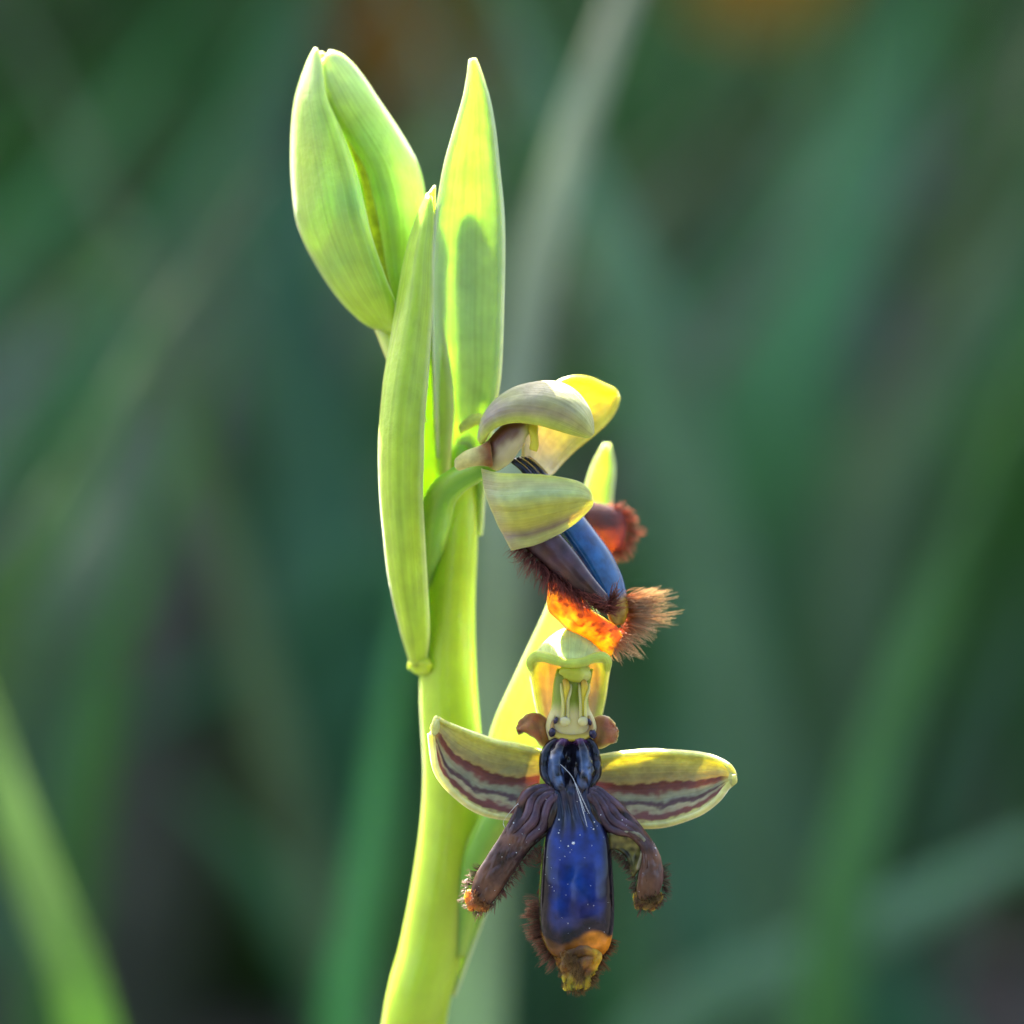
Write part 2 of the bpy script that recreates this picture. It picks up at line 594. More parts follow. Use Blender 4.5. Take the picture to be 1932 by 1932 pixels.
far_m = [(815, 1256, -262), (818, 1180, -255), (822, 1090, -240), (832, 1000, -222), (845, 920, -205), (852, 850, -190), (857, 770, -178),
         (852, 700, -165), (838, 625, -152), (822, 560, -140), (824, 480, -120), (822, 410, -104), (820, 350, -90)]
loft('bract', M_BRACT, orchid, [near_m, near_k, keel, far_k, far_m], nu=90, nv=40, th=9, colour=c_bract)

def c_bract2(u, v, p, s):
    return mix(c_bract(u, v, p, s), np.array([0.57, 0.74, 0.44]), 0.66)


# tall concave bract behind the upper flower
bl = [(838, 1010, -215), (828, 900, -200), (820, 780, -175), (816, 650, -150), (815, 520, -135), (820, 420, -125), (829, 370, -122), (840, 310, -124),
      (857, 250, -130), (875, 190, -138), (884, 145, -142), (887, 112, -146)]
bm = [(880, 1010, -262), (884, 900, -258), (885, 780, -250), (884, 650, -240), (884, 520, -232), (887, 420, -222), (891, 370, -212), (893, 310, -200),
      (894, 250, -186), (895, 190, -170), (894, 145, -158), (891, 110, -150)]
br = [(908, 1010, -225), (916, 900, -205), (932, 780, -180), (944, 700, -165), (949, 580, -150), (951, 470, -142), (949, 400, -140), (941, 320, -142),
      (933, 245, -146), (922, 185, -150), (908, 140, -150), (897, 112, -148)]
lm = [((a[0] * .8 + b[0] * .2), a[1], a[2] * .3 + b[2] * .7) for a, b in zip(bl, bm)]
rm = [((a[0] * .8 + b[0] * .2), b[1], a[2] * .3 + b[2] * .7) for a, b in zip(br, bm)]
loft('bract', M_BRACT, orchid, [[(x, y, d + 60 * sstep(900, 650, y)) for x, y, d in g] for g in (bl, lm, bm, rm, br)], nu=80, nv=36, th=9, colour=c_bract2)

# hidden young bud added behind the tall bract to cast its arched shadow
tube('shadow_bud', M_STEM, orchid, [(862, 740, -262), (862, 690, -252), (866, 620, -244), (872, 520, -236), (872, 440, -226), (870, 390, -212), (870, 358, -205), (870, 346, -202)], [14, 22, 34, 44, 43, 34, 17, 3], n=20, segs=70,
     colour=lambda u, v, p, s: np.array([0.26, 0.42, 0.07]), ridge=0.04, ridges=3)

# bract of the lower flower, passing behind both lips
l2 = [(842, 1870, -285), (868, 1740, -290), (900, 1560, -270), (925, 1390, -235), (975, 1270, -215), (1035, 1140, -240), (1078, 1010, -300), (1107, 915, -310),
      (1125, 865, -310), (1140, 838, -310)]
r2 = [(858, 1880, -300), (913, 1730, -305), (985, 1560, -290), (1050, 1400, -260), (1100, 1270, -235), (1130, 1140, -255), (1148, 1010, -310), (1156, 915, -316),
      (1159, 862, -314), (1149, 836, -310)]
loft('bract', M_BRACT, orchid, between(l2, r2, [-20, -50, -60, -50, -20]), nu=70, nv=26, th=9, colour=c_bract2)


# ------------------------------------------------------------------ bud
def c_bud(u, v, p, s):
    n = nz(p[0] * .015, p[1] * .012, 15)
    c = mix(np.array([0.31, 0.55, 0.11]), np.array([0.46, 0.63, 0.08]), 0.5 + 0.7 * n)
    c = mix(c, PALE, sstep(230, 95, p[1]) * 0.7)
    c = mix(c, LIME, sstep(470, 600, p[1]) * 0.7)
    e = min(v, 1 - v)
    return mix(c, PALE, (1 - sstep(0, 0.08, e)) * 0.7)


def c_yel(u, v, p, s):
    return np.array([0.62, 0.64, 0.05])


bud = tube('bud', M_STEM, orchid, [(790, 800, -150), (765, 730, -135), (745, 675, -155), (728, 632, -163), (712, 610, -165)],
           [16, 17, 18, 18, 12], n=18, segs=24, colour=lambda u, v, p, s: mix(LIME, CREAM, 0.5), ridge=0.06, ridges=3)
BUD_D = -45
sh = lambda g, k: [(x, y, d + k) for x, y, d in g]
# front left sepal
fl = [(736, 628, -125), (690, 610, -130), (640, 562, -140), (597, 497, -150), (566, 430, -155), (555, 370, -155), (551, 285, -152), (556, 205, -140),
      (570, 150, -125), (588, 105, -105), (596, 90, -92)]
fr = [(742, 622, -60), (744, 575, -52), (728, 530, -45), (712, 485, -40), (698, 440, -38), (686, 390, -40), (673, 335, -46), (657, 285, -54),
      (636, 232, -64), (614, 180, -74), (601, 98, -88)]
loft('sepal', M_BRACT, bud, between(sh(fl, BUD_D), sh(fr, BUD_D), [8, 52, 66, 66, 56, 36, 8], k=3), nu=60, nv=34, th=10, colour=c_bud,
     disp=lambda u, v, p: (0, 0, 3.0 * nz(u * 5, v * 3, 1) * math.sin(math.pi * v)))
# right sepal, tucked slightly behind
rl = [(748, 622, -120), (742, 560, -118), (732, 505, -124), (719, 430, -126), (708, 380, -126), (692, 320, -122), (662, 268, -112), (634, 228, -98),
      (616, 185, -98), (607, 150, -98), (610, 112, -98)]
rr = [(765, 615, -150), (775, 540, -165), (790, 460, -178), (800, 400, -182), (797, 350, -182), (784, 305, -178), (750, 245, -168), (712, 188, -150),
      (680, 140, -132), (648, 106, -116), (620, 96, -104)]
loft('sepal', M_BRACT, bud, between(sh(rl, BUD_D), sh(rr, BUD_D), [6, 40, 58, 62, 56, 36, 10], k=3), nu=60, nv=34, th=10, colour=c_bud,
     disp=lambda u, v, p: (0, 0, 3.0 * nz(u * 5, v * 3, 4) * math.sin(math.pi * v)))
# back sepal
kl = [(730, 622, -140), (680, 590, -160), (625, 530, -170), (585, 455, -175), (568, 370, -175), (564, 285, -170), (570, 205, -155), (585, 145, -130), (600, 98, -108)]
kr = [(760, 618, -160), (775, 540, -180), (785, 450, -190), (788, 370, -192), (776, 305, -188), (742, 245, -176), (705, 188, -158), (660, 130, -130), (608, 100, -110)]
loft('sepal', M_BRACT, bud, between(sh(kl, BUD_D), sh(kr, BUD_D), [-6, -50, -70, -64, -40, -6], k=3), nu=40, nv=26, th=9, colour=c_bud)
# the folded lip just showing in the slit
loft('inner_petal', M_PETAL, bud, between([(735, 600, -175), (712, 500, -190), (696, 420, -190), (684, 345, -181), (662, 280, -175), (640, 225, -165)],
     [(760, 600, -190), (752, 500, -205), (738, 420, -205), (718, 345, -196), (692, 280, -185), (660, 225, -170)], [5, 10, 10, 5]), nu=24, nv=12, th=10, colour=c_yel)

# ------------------------------------------------------------------ upper flower, seen from its side
OLIVE = np.array([0.46, 0.52, 0.13])
MAUVE = np.array([0.36, 0.31, 0.25])


def c_ovary(u, v, p, s):
    return mix(np.array([0.18, 0.44, 0.03]), LEAF, 0.3 + 0.5 * math.cos(v * 6.28 * 3))


upper = tube('flower', M_STEM, orchid, [(814, 1150, -240), (812, 1060, -205), (818, 985, -165), (832, 935, -120), (862, 905, -80), (900, 886, -55), (930, 872, -45)],
             [8, 22, 31, 30, 26, 22, 17], n=24, segs=40, colour=c_ovary, ridge=0.07, ridges=3)


def c_hood(u, v, p, s):
    c = mix(MAUVE, OLIVE, 0.15 + 0.6 * sstep(0.35, 0.95, u) + 0.35 * nz(p[0] * .02, p[1] * .03, 3))
    c = mix(c, np.array([0.50, 0.60, 0.10]), (1 - sstep(0.03, 0.16, v)))
    if s == 1:
        c = mix(c, np.array([0.55, 0.6, 0.12]), 0.7)
    return c


h_near = [(908, 838, 6), (926, 815, 22), (950, 801, 30), (980, 797, 33), (1015, 802, 33), (1045, 810, 30), (1072, 818, 24), (1092, 823, 16), (1106, 826, 8), (1113, 822, 0)]
h_mid = [(905, 832, -5), (914, 797, 20), (940, 772, 34), (975, 757, 42), (1013, 752, 46), (1050, 757, 44), (1078, 770, 38), (1098, 788, 28), (1110, 806, 14), (1116, 820, 0)]
h_top = [(904, 830, -35), (914, 790, -28), (934, 760, -22), (965, 737, -18), (1005, 725, -16), (1046, 723, -16), (1078, 735, -18), (1100, 757, -20), (1114, 786, -18), (1118, 816, -10)]
h_far = [(912, 835, -72), (930, 800, -80), (960, 775, -88), (995, 762, -92), (1030, 762, -90), (1060, 770, -84), (1085, 783, -72), (1100, 797, -56), (1112, 812, -36), (1117, 820, -20)]
loft('dorsal_sepal', M_SEPAL, upper, [h_near, h_mid, h_top, h_far], nu=50, nv=34, th=lambda u, v: 9 + 0 * u, colour=c_hood, rim=0.8)


def c_far(u, v, p, s):
    return mix(np.array([0.66, 0.62, 0.10]), np.array([0.74, 0.62, 0.36]), sstep(0.55, 0.1, u)) * (1 + .1 * nz(u * 3, v * 14, 2))


f_l = [(985, 872, -60), (990, 820, -90), (1010, 770, -120), (1040, 730, -138), (1075, 712, -145), (1110, 713, -148), (1140, 727, -148), (1163, 737, -146)]
f_r = [(1030, 900, -70), (1045, 892, -100), (1062, 872, -125), (1088, 846, -140), (1118, 822, -150), (1145, 797, -156), (1160, 775, -158), (1168, 748, -150)]
loft('lateral_sepal', M_SEPAL, upper, between(f_l, f_r, [-8, -22, -30, -34, -20]), nu=36, nv=26, th=10, colour=c_far)


def c_near(u, v, p, s):
    w = v + 0.03 * nz(u * 6, v * 5, 3)
    c = ramp([(0, (0.5, 0.56, 0.1)), (0.07, (0.44, 0.50, 0.13)), (0.16, (0.45, 0.46, 0.18)), (0.3, (0.42, 0.52, 0.24)), (0.42, (0.46, 0.52, 0.16)),
              (0.5, (0.45, 0.46, 0.07)), (0.68, (0.46, 0.47, 0.08)), (0.78, (0.36, 0.33, 0.12)), (0.84, (0.25, 0.19, 0.12)), (0.9, (0.42, 0.44, 0.14)), (1, (0.5, 0.56, 0.2))], w)
    c = mix(c, np.array([0.46, 0.53, 0.12]), sstep(0.55, 0.95, u) * 0.7)
    c = mix(c, MAUVE, sstep(0.22, 0.0, u) * 0.5)
    return c


n_t = [(909, 884, 4), (945, 893, 28), (985, 895, 36), (1025, 897, 38), (1060, 902, 36), (1092, 910, 28), (1110, 924, 16), (1117, 941, 4)]
n_m1 = [(917, 930, 16), (955, 930, 46), (990, 930, 58), (1025, 930, 60), (1058, 931, 55), (1086, 934, 44), (1105, 938, 26), (1118, 944, 5)]
n_m2 = [(937, 982, 20), (965, 974, 44), (992, 971, 53), (1022, 968, 54), (1052, 961, 48), (1080, 953, 38), (1103, 946, 22), (1118, 948, 5)]
n_b = [(965, 1038, 22), (985, 1033, 28), (1010, 1027, 28), (1040, 1014, 26), (1065, 1000, 21), (1090, 982, 14), (1110, 962, 8), (1116, 952, 4)]
loft('lateral_sepal', M_SEPAL, upper, [n_t, n_m1, n_m2, n_b], nu=56, nv=44, th=8, colour=c_near, rim=0.7,
     disp=lambda u, v, p: (0, 0, (2.2 * math.sin(v * 22) * sstep(0, .3, v) + 1.5 * nz(u * 7, v * 9, 5)) * (1 - u)))

upper['label'] = 'flower turned sideways with arched hood and hairy blue lip'
# small brown-based petals
def c_upetal(u, v, p, s):
    return mix(np.array([0.58, 0.52, 0.22]), np.array([0.22, 0.07, 0.02]), sstep(0.45, 0.95, u + 0.12 * nz(p[0] * .1, p[1] * .1)))


loft('petal', M_PETAL, upper, between([(859, 873, 4), (866, 862, 8), (882, 851, 12), (904, 843, 12), (924, 832, 4)], [(859, 876, 4), (867, 886, 6), (884, 880, 10), (906, 877, 12), (930, 880, 6)], [4, 8, 10, 10]),
     nu=24, nv=14, th=8, colour=c_upetal)
loft('petal', M_PETAL, upper, between([(866, 806, -120), (880, 792, -118), (900, 782, -112), (925, 790, -100)], [(868, 818, -120), (884, 808, -116), (903, 800, -110), (925, 812, -100)], [3, 6, 6, 5]),
     nu=20, nv=10, th=8, colour=lambda u, v, p, s: np.array([0.55, 0.60, 0.14]))


def c_ucol(u, v, p, s):
    k = p[0] * 0.6 + p[1] * 0.8
    c = mix(np.array([0.16, 0.06, 0.035]), np.array([0.62, 0.55, 0.34]), sstep(1228, 1258, k + 8 * nz(p[0] * .06, p[1] * .06, 3)))
    c = mix(c, np.array([0.55, 0.58, 0.08]), sstep(985, 1000, p[0]))
    return mix(c, np.array([0.14, 0.04, 0.02]), sstep(945, 925, p[0] + 0.2 * (p[1] - 850)))


tube('column', M_COLUMN, upper, [(926, 868, -30), (942, 852, -18), (958, 832, -10), (976, 812, -8), (996, 802, -14)], [26, 30, 29, 25, 14], n=22, segs=30, colour=c_ucol)
loft('anther', M_COLUMN, upper, between([(992, 800, -4), (1000, 815, 0), (1003, 832, 0), (1000, 848, -2)], [(1014, 800, -8), (1013, 820, -6), (1014, 840, -6), (1011, 852, -6)], [6, 8, 8, 5]),
     nu=20, nv=12, th=6, colour=lambda u, v, p, s: np.array([0.68, 0.62, 0.06]))


def c_ulip(u, v, p, s):
    e = abs(2 * v - 1)
    c = mix(np.array([0.008, 0.045, 0.18]), np.array([0.012, 0.085, 0.22]), sstep(0.2, 0.8, u) + 0.4 * nz(p[0] * .05, p[1] * .05))
    c = mix(c, np.array([0.012, 0.012, 0.02]), sstep(0.8, 0.97, e))
    c = mix(c, np.array([0.008, 0.010, 0.02]), sstep(0.3, 0.15, u))
    return mix(c, np.array([0.30, 0.17, 0.015]), sstep(0.86, 0.91, u + 0.05 * v))


u_l = [(958, 866, -30), (985, 888, -22), (1010, 930, -20), (1040, 975, -22), (1068, 1015, -24), (1095, 1055, -26), (1122, 1100, -28), (1142, 1140, -30), (1150, 1165, -36), (1162, 1178, -44)]
u_r = [(1000, 862, -60), (1022, 884, -60), (1055, 925, -62), (1090, 965, -66), (1122, 1005, -70), (1150, 1045, -74), (1170, 1085, -76), (1180, 1125, -74), (1182, 1155, -70), (1172, 1180, -60)]
loft('lip', M_LIP, upper, between(u_l, u_r, [8, 16, 22, 26, 26, 22, 8], k=3), nu=60, nv=30, th=10, colour=c_ulip,
     disp=lambda u, v, p: (0, 0, 3 * math.sin(v * 20) * sstep(.25, .05, u)))


def c_ulobe(u, v, p, s):
    c = mix(np.array([0.075, 0.032, 0.022]), np.array([0.060, 0.030, 0.042]), 0.5 + 0.9 * nz(p[0] * .05, p[1] * .05, 4))
    c = mix(np.array([0.085, 0.06, 0.07]), c, sstep(0.05, 0.35, v))
    return mix(c, np.array([0.05, 0.012, 0.012]), sstep(0.72, 0.98, v))


a_t = [(1000, 960, -5), (1030, 985, 0), (1058, 1012, 4), (1085, 1045, 6), (1108, 1078, 6), (1128, 1105, 4), (1146, 1128, 0), (1150, 1142, -4)]
a_b = [(975, 1005, -5), (990, 1030, 0), (1012, 1052, 4), (1040, 1078, 6), (1070, 1102, 6), (1098, 1122, 4), (1128, 1142, 2), (1146, 1150, -2)]
lobe_u = loft('side_lobe', M_LOBE, upper, between(a_t, a_b, [10, 18, 22, 22, 16, 6]), nu=40, nv=22, th=10, colour=c_ulobe)
fb = Buf()
fringe_into(fb, [(982, 1028, 6), (1012, 1056, 12), (1040, 1080, 14), (1070, 1104, 14), (1100, 1126, 12), (1128, 1146, 10), (1150, 1150, 6)],
            [(-0.6, 0.45, 0.2), (-0.35, 0.8, 0.3), (-0.2, 0.9, 0.3), (0.1, 0.95, 0.3), (0.3, 0.9, 0.3), (0.5, 0.6, 0.3), (0.7, -0.3, 0.3)],
            820, 36, r=0.85, c0=(0.09, 0.018, 0.016), c1=(0.46, 0.13, 0.09), width=5, curl=0.35)
fringe_into(fb, [(1144, 1150, 4), (1152, 1140, 2), (1154, 1130, 0)], [(0.5, 0.2, 0.3), (0.4, -0.6, 0.3), (0.1, -1.0, 0.2)], 110, 26, r=1.0,
            c0=(0.10, 0.02, 0.025), c1=(0.42, 0.17, 0.09), width=5)
make_obj('fringe', fb, M_HAIR, lobe_u, kind='stuff')


def c_ufar(u, v, p, s):
    c = mix(np.array([0.06, 0.015, 0.008]), np.array([0.05, 0.018, 0.022]), sstep(0.4, 0.0, v))
    return mix(c, np.array([0.16, 0.016, 0.012]), sstep(0.6, 1.0, u))


lobe_f = loft('side_lobe', M_AMBER, upper, between(sh([(1085, 948, -150), (1115, 948, -160), (1145, 955, -168), (1170, 965, -172), (1184, 985, -172)], -75),
     sh([(1085, 985, -130), (1110, 1008, -140), (1138, 1030, -150), (1160, 1040, -158), (1176, 1036, -164)], -75), [10, 22, 26, 22, 10]), nu=30, nv=18, th=10, colour=c_ufar)
fb = Buf()
fringe_into(fb, sh([(1150, 958, -170), (1175, 968, -172), (1186, 990, -172), (1184, 1020, -168), (1170, 1040, -162), (1150, 1040, -155)], -75),
            [(0.4, -0.6, 0), (0.7, -0.4, 0), (0.9, 0, 0), (0.8, 0.4, 0), (0.4, 0.9, 0), (0.1, 1, 0)], 320, 20, r=1.2,
            c0=(0.45, 0.08, 0.04), c1=(0.80, 0.42, 0.26), width=8)
make_obj('fringe', fb, M_HAIR, lobe_f, kind='stuff')


def c_uamber(u, v, p, s):
    n = nz(p[0] * .07, p[1] * .06, 8)
    k = sstep(0.2, 0.62, v + 0.35 * n)
    c = mix(np.array([0.34, 0.05, 0.006]), np.array([0.74, 0.38, 0.012]), k)
    c = mix(c, np.array([0.14, 0.015, 0.006]), sstep(0.0, 0.3, nz(p[0] * .11, p[1] * .11, 3)) * sstep(0.85, 0.4, v))
    return mix(c, np.array([0.06, 0.006, 0.008]), sstep(0.80, 0.93, v) + sstep(0.10, 0.02, u))


o_t = [(1036, 1078, -24), (1060, 1096, -18), (1090, 1120, -14), (1115, 1152, -20), (1140, 1168, -26), (1162, 1182, -36), (1172, 1200, -44)]
o_b = [(1036, 1125, -36), (1040, 1155, -44), (1062, 1180, -48), (1090, 1196, -50), (1115, 1215, -52), (1136, 1232, -52), (1152, 1236, -50)]
loft('lip_underside', M_AMBER, upper, between(o_t, o_b, [4, 10, 12, 12, 10, 5]), nu=44, nv=22, th=11, colour=c_uamber,
     disp=lambda u, v, p: (0, 4 * math.sin(u * 15) * v, 3 * nz(u * 9, v * 5, 2)))
fb = Buf()
fringe_into(fb, [(1172, 1125, -70), (1184, 1150, -78), (1180, 1180, -74), (1165, 1200, -62), (1150, 1215, -52)],
            [(0.9, -0.15, -0.2), (1.0, -0.05, -0.2), (0.9, 0.25, -0.1), (0.7, 0.5, 0), (0.4, 0.7, 0)], 380, 50, r=1.1,
            c0=(0.50, 0.12, 0.03), c1=(0.92, 0.74, 0.46), width=9, curl=0.15, jitter=0.28)
fringe_into(fb, [(1175, 1130, -80), (1185, 1150, -85), (1186, 1170, -80)], [(1.0, -0.3, -0.3), (1.0, -0.1, -0.3), (1.0, 0.1, -0.3)], 220, 72, r=1.15,
            c0=(0.60, 0.20, 0.04), c1=(0.92, 0.76, 0.48), width=8, curl=0.12, jitter=0.16)
fringe_into(fb, [(1045, 1106, -20), (1075, 1124, -14), (1110, 1145, -14)], [(-0.3, 0.4, 0.4), (0.2, 0.6, 0.4), (0.5, 0.6, 0.4)], 110, 16, r=0.9,
            c0=(0.3, 0.06, 0.02), c1=(0.55, 0.22, 0.08))
make_obj('fringe', fb, M_HAIR, upper, kind='stuff')

# ------------------------------------------------------------------ lower flower, seen from the front
lower = tube('flower', M_STEM, orchid, [(1078, 1425, -85), (1040, 1452, -120), (990, 1490, -165), (935, 1560, -210), (893, 1660, -250), (862, 1800, -285)],
             [16, 26, 31, 34, 34, 22], n=24, segs=44, colour=c_ovary, ridge=0.05, ridges=3)

lower['label'] = 'flower facing forward with striped side sepals and long blue lip'
STR_L = [(0, (0.55, 0.60, 0.18)), (0.08, (0.42, 0.46, 0.12)), (0.2, (0.36, 0.39, 0.15)), (0.33, (0.27, 0.29, 0.16)), (0.4, (0.34, 0.32, 0.14)), (0.42, (0.12, 0.03, 0.03)),
         (0.54, (0.19, 0.06, 0.045)), (0.59, (0.30, 0.31, 0.19)), (0.66, (0.30, 0.33, 0.22)), (0.70, (0.10, 0.05, 0.06)), (0.74, (0.12, 0.07, 0.07)), (0.77, (0.40, 0.40, 0.24)),
         (0.81, (0.36, 0.32, 0.2)), (0.84, (0.19, 0.06, 0.05)), (0.91, (0.22, 0.08, 0.06)), (0.94, (0.60, 0.62, 0.22)), (1, (0.66, 0.7, 0.34))]


def c_lsep(flip=False):
    def f(u, v, p, s):
        w = v + 0.07 * nz(u * 5, v * 4, 3) + 0.045 * nz(u * 22, v * 20, 8)
        c = ramp(STR_L, w)
        c = mix(c, np.array([0.62, 0.60, 0.13]), sstep(0.88, 0.99, u) * 0.9)
        c = mix(c, np.array([0.28, 0.05, 0.06]), sstep(0.2, 0.0, u) * sstep(0.35, 0.45, v) * sstep(0.7, .55, v))
        return c * (1 + 0.15 * nz(p[0] * .15, p[1] * .15, 6))
    return f


SEPTH = lambda u, v: 8 + 9 * np.clip(1 - np.minimum(v, 1 - v) / 0.07, 0, 1)
# left lateral sepal: u from flower to tip, v from top edge to bottom edge
s_t = [(1022, 1416, -48), (1000, 1412, -50), (970, 1404, -50), (936, 1398, -48), (894, 1383, -42), (862, 1370, -34), (840, 1361, -26), (829, 1356, -20), (822, 1358, -20)]
s_b = [(1010, 1535, -52), (985, 1545, -50), (955, 1545, -46), (920, 1538, -40), (888, 1524, -32), (860, 1502, -24), (836, 1476, -18), (821, 1446, -16), (813, 1384, -20)]
s_m = [(1018, 1470, -66), (992, 1474, -74), (962, 1472, -78), (928, 1466, -76), (892, 1452, -68), (862, 1434, -56), (840, 1416, -42), (826, 1400, -28), (816, 1372, -22)]
loft('lateral_sepal', M_SEPAL, lower, [s_t, s_m, s_b], nu=56, nv=60, th=SEPTH, colour=c_lsep(), rim=0.85,
     disp=lambda u, v, p: (0, 0, 2.0 * nz(u * 6, v * 7, 3) + (5 * sstep(.12, .0, v) + 5 * sstep(.9, 1, v))))
blob('sepal_tip', M_SEPAL, lower, (822, 1370, -16), (9, 17, 8), lambda u, v, p, s: np.array([0.6, 0.66, 0.26]), wob=0.4, rot=0.25)
# right lateral sepal
t_t = [(1118, 1428, -48), (1135, 1426, -50), (1170, 1421, -52), (1229, 1416, -52), (1284, 1418, -46), (1333, 1424, -38), (1362, 1434, -30), (1378, 1448, -24), (1384, 1464, -20)]
t_b = [(1128, 1545, -52), (1160, 1556, -50), (1203, 1560, -48), (1252, 1558, -42), (1307, 1541, -32), (1334, 1526, -24), (1355, 1508, -20), (1370, 1488, -18), (1384, 1474, -18)]
t_m = [(1122, 1485, -66), (1148, 1488, -78), (1188, 1489, -84), (1240, 1486, -80), (1295, 1480, -68), (1332, 1475, -52), (1358, 1472, -38), (1374, 1470, -26), (1386, 1469, -20)]
loft('lateral_sepal', M_SEPAL, lower, [t_t, t_m, t_b], nu=56, nv=60, th=SEPTH, colour=c_lsep(), rim=0.85,
     disp=lambda u, v, p: (0, 0, 2.0 * nz(u * 6, v * 7, 13) + (6 * sstep(.12, .0, v) + 5 * sstep(.9, 1, v))))
blob('sepal_tip', M_SEPAL, lower, (1383, 1470, -16), (9, 11, 8), lambda u, v, p, s: np.array([0.58, 0.62, 0.2]), wob=0.3)


# dorsal sepal: back wall rising behind the column, then arching forward as a hood
def c_dors(u, v, p, s):
    e = min(v, 1 - v)
    back = mix(np.array([0.66, 0.56, 0.30]), np.array([0.50, 0.42, 0.22]), 0.5 + 0.9 * nz(v * 16, u * 2, 3))
    back = mix(back, np.array([0.66, 0.70, 0.14]), 1 - sstep(0.02, 0.12, e))
    top = np.array([0.58, 0.68, 0.24])
    return mix(back, top, sstep(0.5, 0.72, u))


dl = [(1034, 1400, -85), (1022, 1370, -92), (1010, 1320, -95), (1003, 1280, -88), (1000, 1258, -66), (1000, 1248, -36), (1002, 1243, -4)]
dm1 = [(1052, 1400, -92), (1044, 1365, -108), (1036, 1310, -118), (1033, 1262, -112), (1033, 1216, -84), (1034, 1216, -36), (1034, 1246, 8)]
dm = [(1075, 1400, -95), (1075, 1362, -114), (1075, 1300, -126), (1075, 1240, -122), (1074, 1194, -92), (1075, 1196, -36), (1076, 1250, 14)]
dm2 = [(1098, 1400, -92), (1106, 1365, -108), (1114, 1310, -118), (1116, 1265, -112), (1116, 1218, -84), (1115, 1218, -36), (1115, 1247, 8)]
dr = [(1116, 1400, -85), (1128, 1370, -92), (1140, 1320, -95), (1146, 1280, -88), (1148, 1260, -66), (1148, 1250, -36), (1145, 1245, -4)]
loft('dorsal_sepal', M_SEPAL, lower, [dl, dm1, dm, dm2, dr], nu=60, nv=40, th=10, colour=c_dors, rim=0.9)
# rolled front rim of the hood
tube('hood_rim', M_SEPAL, lower, [(1002, 1262, -20), (1001, 1248, -6), (1012, 1238, 4), (1030, 1240, 12), (1052, 1247, 18), (1076, 1251, 20), (1100, 1249, 18), (1118, 1242, 12), (1136, 1239, 4), (1146, 1248, -6), (1146, 1264, -20)],
     [6, 8.5, 10, 10, 9, 9, 9, 9.5, 10, 9, 6], n=14, segs=60, colour=lambda u, v, p, s: np.array([0.50, 0.62, 0.10]))

# two ear-like petals
def c_ear(u, v, p, s):
    c = mix(np.array([0.28, 0.07, 0.02]), np.array([0.26, 0.11, 0.03]), 0.5 + nz(p[0] * .05, p[1] * .05, 5))
    return mix(c, np.array([0.70, 0.55, 0.22]), 1 - sstep(0.0, 0.15, min(v, 1 - v)))


loft('petal', M_PETAL, lower, between([(1042, 1370, -40), (1025, 1352, -44), (1002, 1347, -46), (984, 1358, -44), (975, 1376, -40)],
     [(1036, 1412, -30), (1022, 1408, -26), (1010, 1392, -24), (994, 1383, -28), (979, 1384, -36)], [6, 12, 14, 10, 4]), nu=26, nv=18, th=8, colour=c_ear,
     disp=lambda u, v, p: (5 * nz(u * 4, v * 4, p[0]) * u, 6 * nz(u * 4, v * 3, p[0] * .01 + 7) * u, 5 * nz(u * 5, v * 4, 2)))
loft('petal', M_PETAL, lower, between([(1108, 1372, -40), (1124, 1354, -44), (1142, 1352, -46), (1157, 1366, -44), (1164, 1384, -40)],
     [(1116, 1412, -30), (1130, 1412, -26), (1144, 1408, -24), (1156, 1400, -28), (1163, 1392, -36)], [6, 12, 14, 10, 4]), nu=26, nv=18, th=8, colour=c_ear,
     disp=lambda u, v, p: (5 * nz(u * 4, v * 4, p[0]) * u, 6 * nz(u * 4, v * 3, p[0] * .01 + 7) * u, 5 * nz(u * 5, v * 4, 2)))


# column
def c_column(u, v, p, s):
    c = mix(np.array([0.26, 0.33, 0.012]), np.array([0.68, 0.60, 0.26]), sstep(1320, 1350, p[1]))
    return c


column = loft('column', M_COLUMN, lower, between([(1054, 1262, -40), (1048, 1290, -36), (1046, 1315, -34), (1043, 1338, -32), (1034, 1360, -30), (1032, 1380, -28), (1040, 1400, -26)],
     [(1116, 1262, -40), (1110, 1290, -36), (1106, 1315, -34), (1109, 1338, -32), (1120, 1360, -30), (1124, 1382, -28), (1114, 1402, -26)], [14, 18, 18, 18, 16, 14, 10]),
     nu=40, nv=24, th=14, colour=c_column)
blob('anther', M_COLUMN, column, (1087, 1268, -18), (31, 20, 22), lambda u, v, p, s: mix(np.array([0.52, 0.60, 0.06]), np.array([0.62, 0.68, 0.2]), sstep(1085, 1110, p[0])), wob=0.25, rot=0.1)
for x0, x1, xg in ((1068, 1067, 1066), (1102, 1100, 1100)):
    tube('pollinium', M_COLUMN, column, [(x0 - 2, 1282, -10), (x0 + 1, 1296, -6), (x1, 1315, -6), (x1, 1338, -8), (xg, 1352, -8)], [5, 6.5, 4, 2.5, 2.5], n=10, segs=20,
         colour=lambda u, v, p, s: mix(np.array([0.50, 0.26, 0.02]), np.array([0.72, 0.56, 0.05]), sstep(0, 0.35, u)))
    for sg in (-1, 1):
        tube('anther_wall', M_COLUMN, column, [(x0 + sg * 9, 1290, -14), (x0 + sg * 8, 1304, -6), (x1 + sg * 5, 1322, -4), (x1 + sg * 4.5, 1342, -6), (xg + sg * 5, 1356, -6)],
             [2.5, 3, 2.8, 3, 3.5], n=8, segs=18, colour=lambda u, v, p, s: np.array([0.60, 0.56, 0.20]))
    blob('gland', M_COLUMN, column, (xg, 1361, -4), (10, 9, 5), lambda u, v, p, s: np.array([0.66, 0.62, 0.30]))
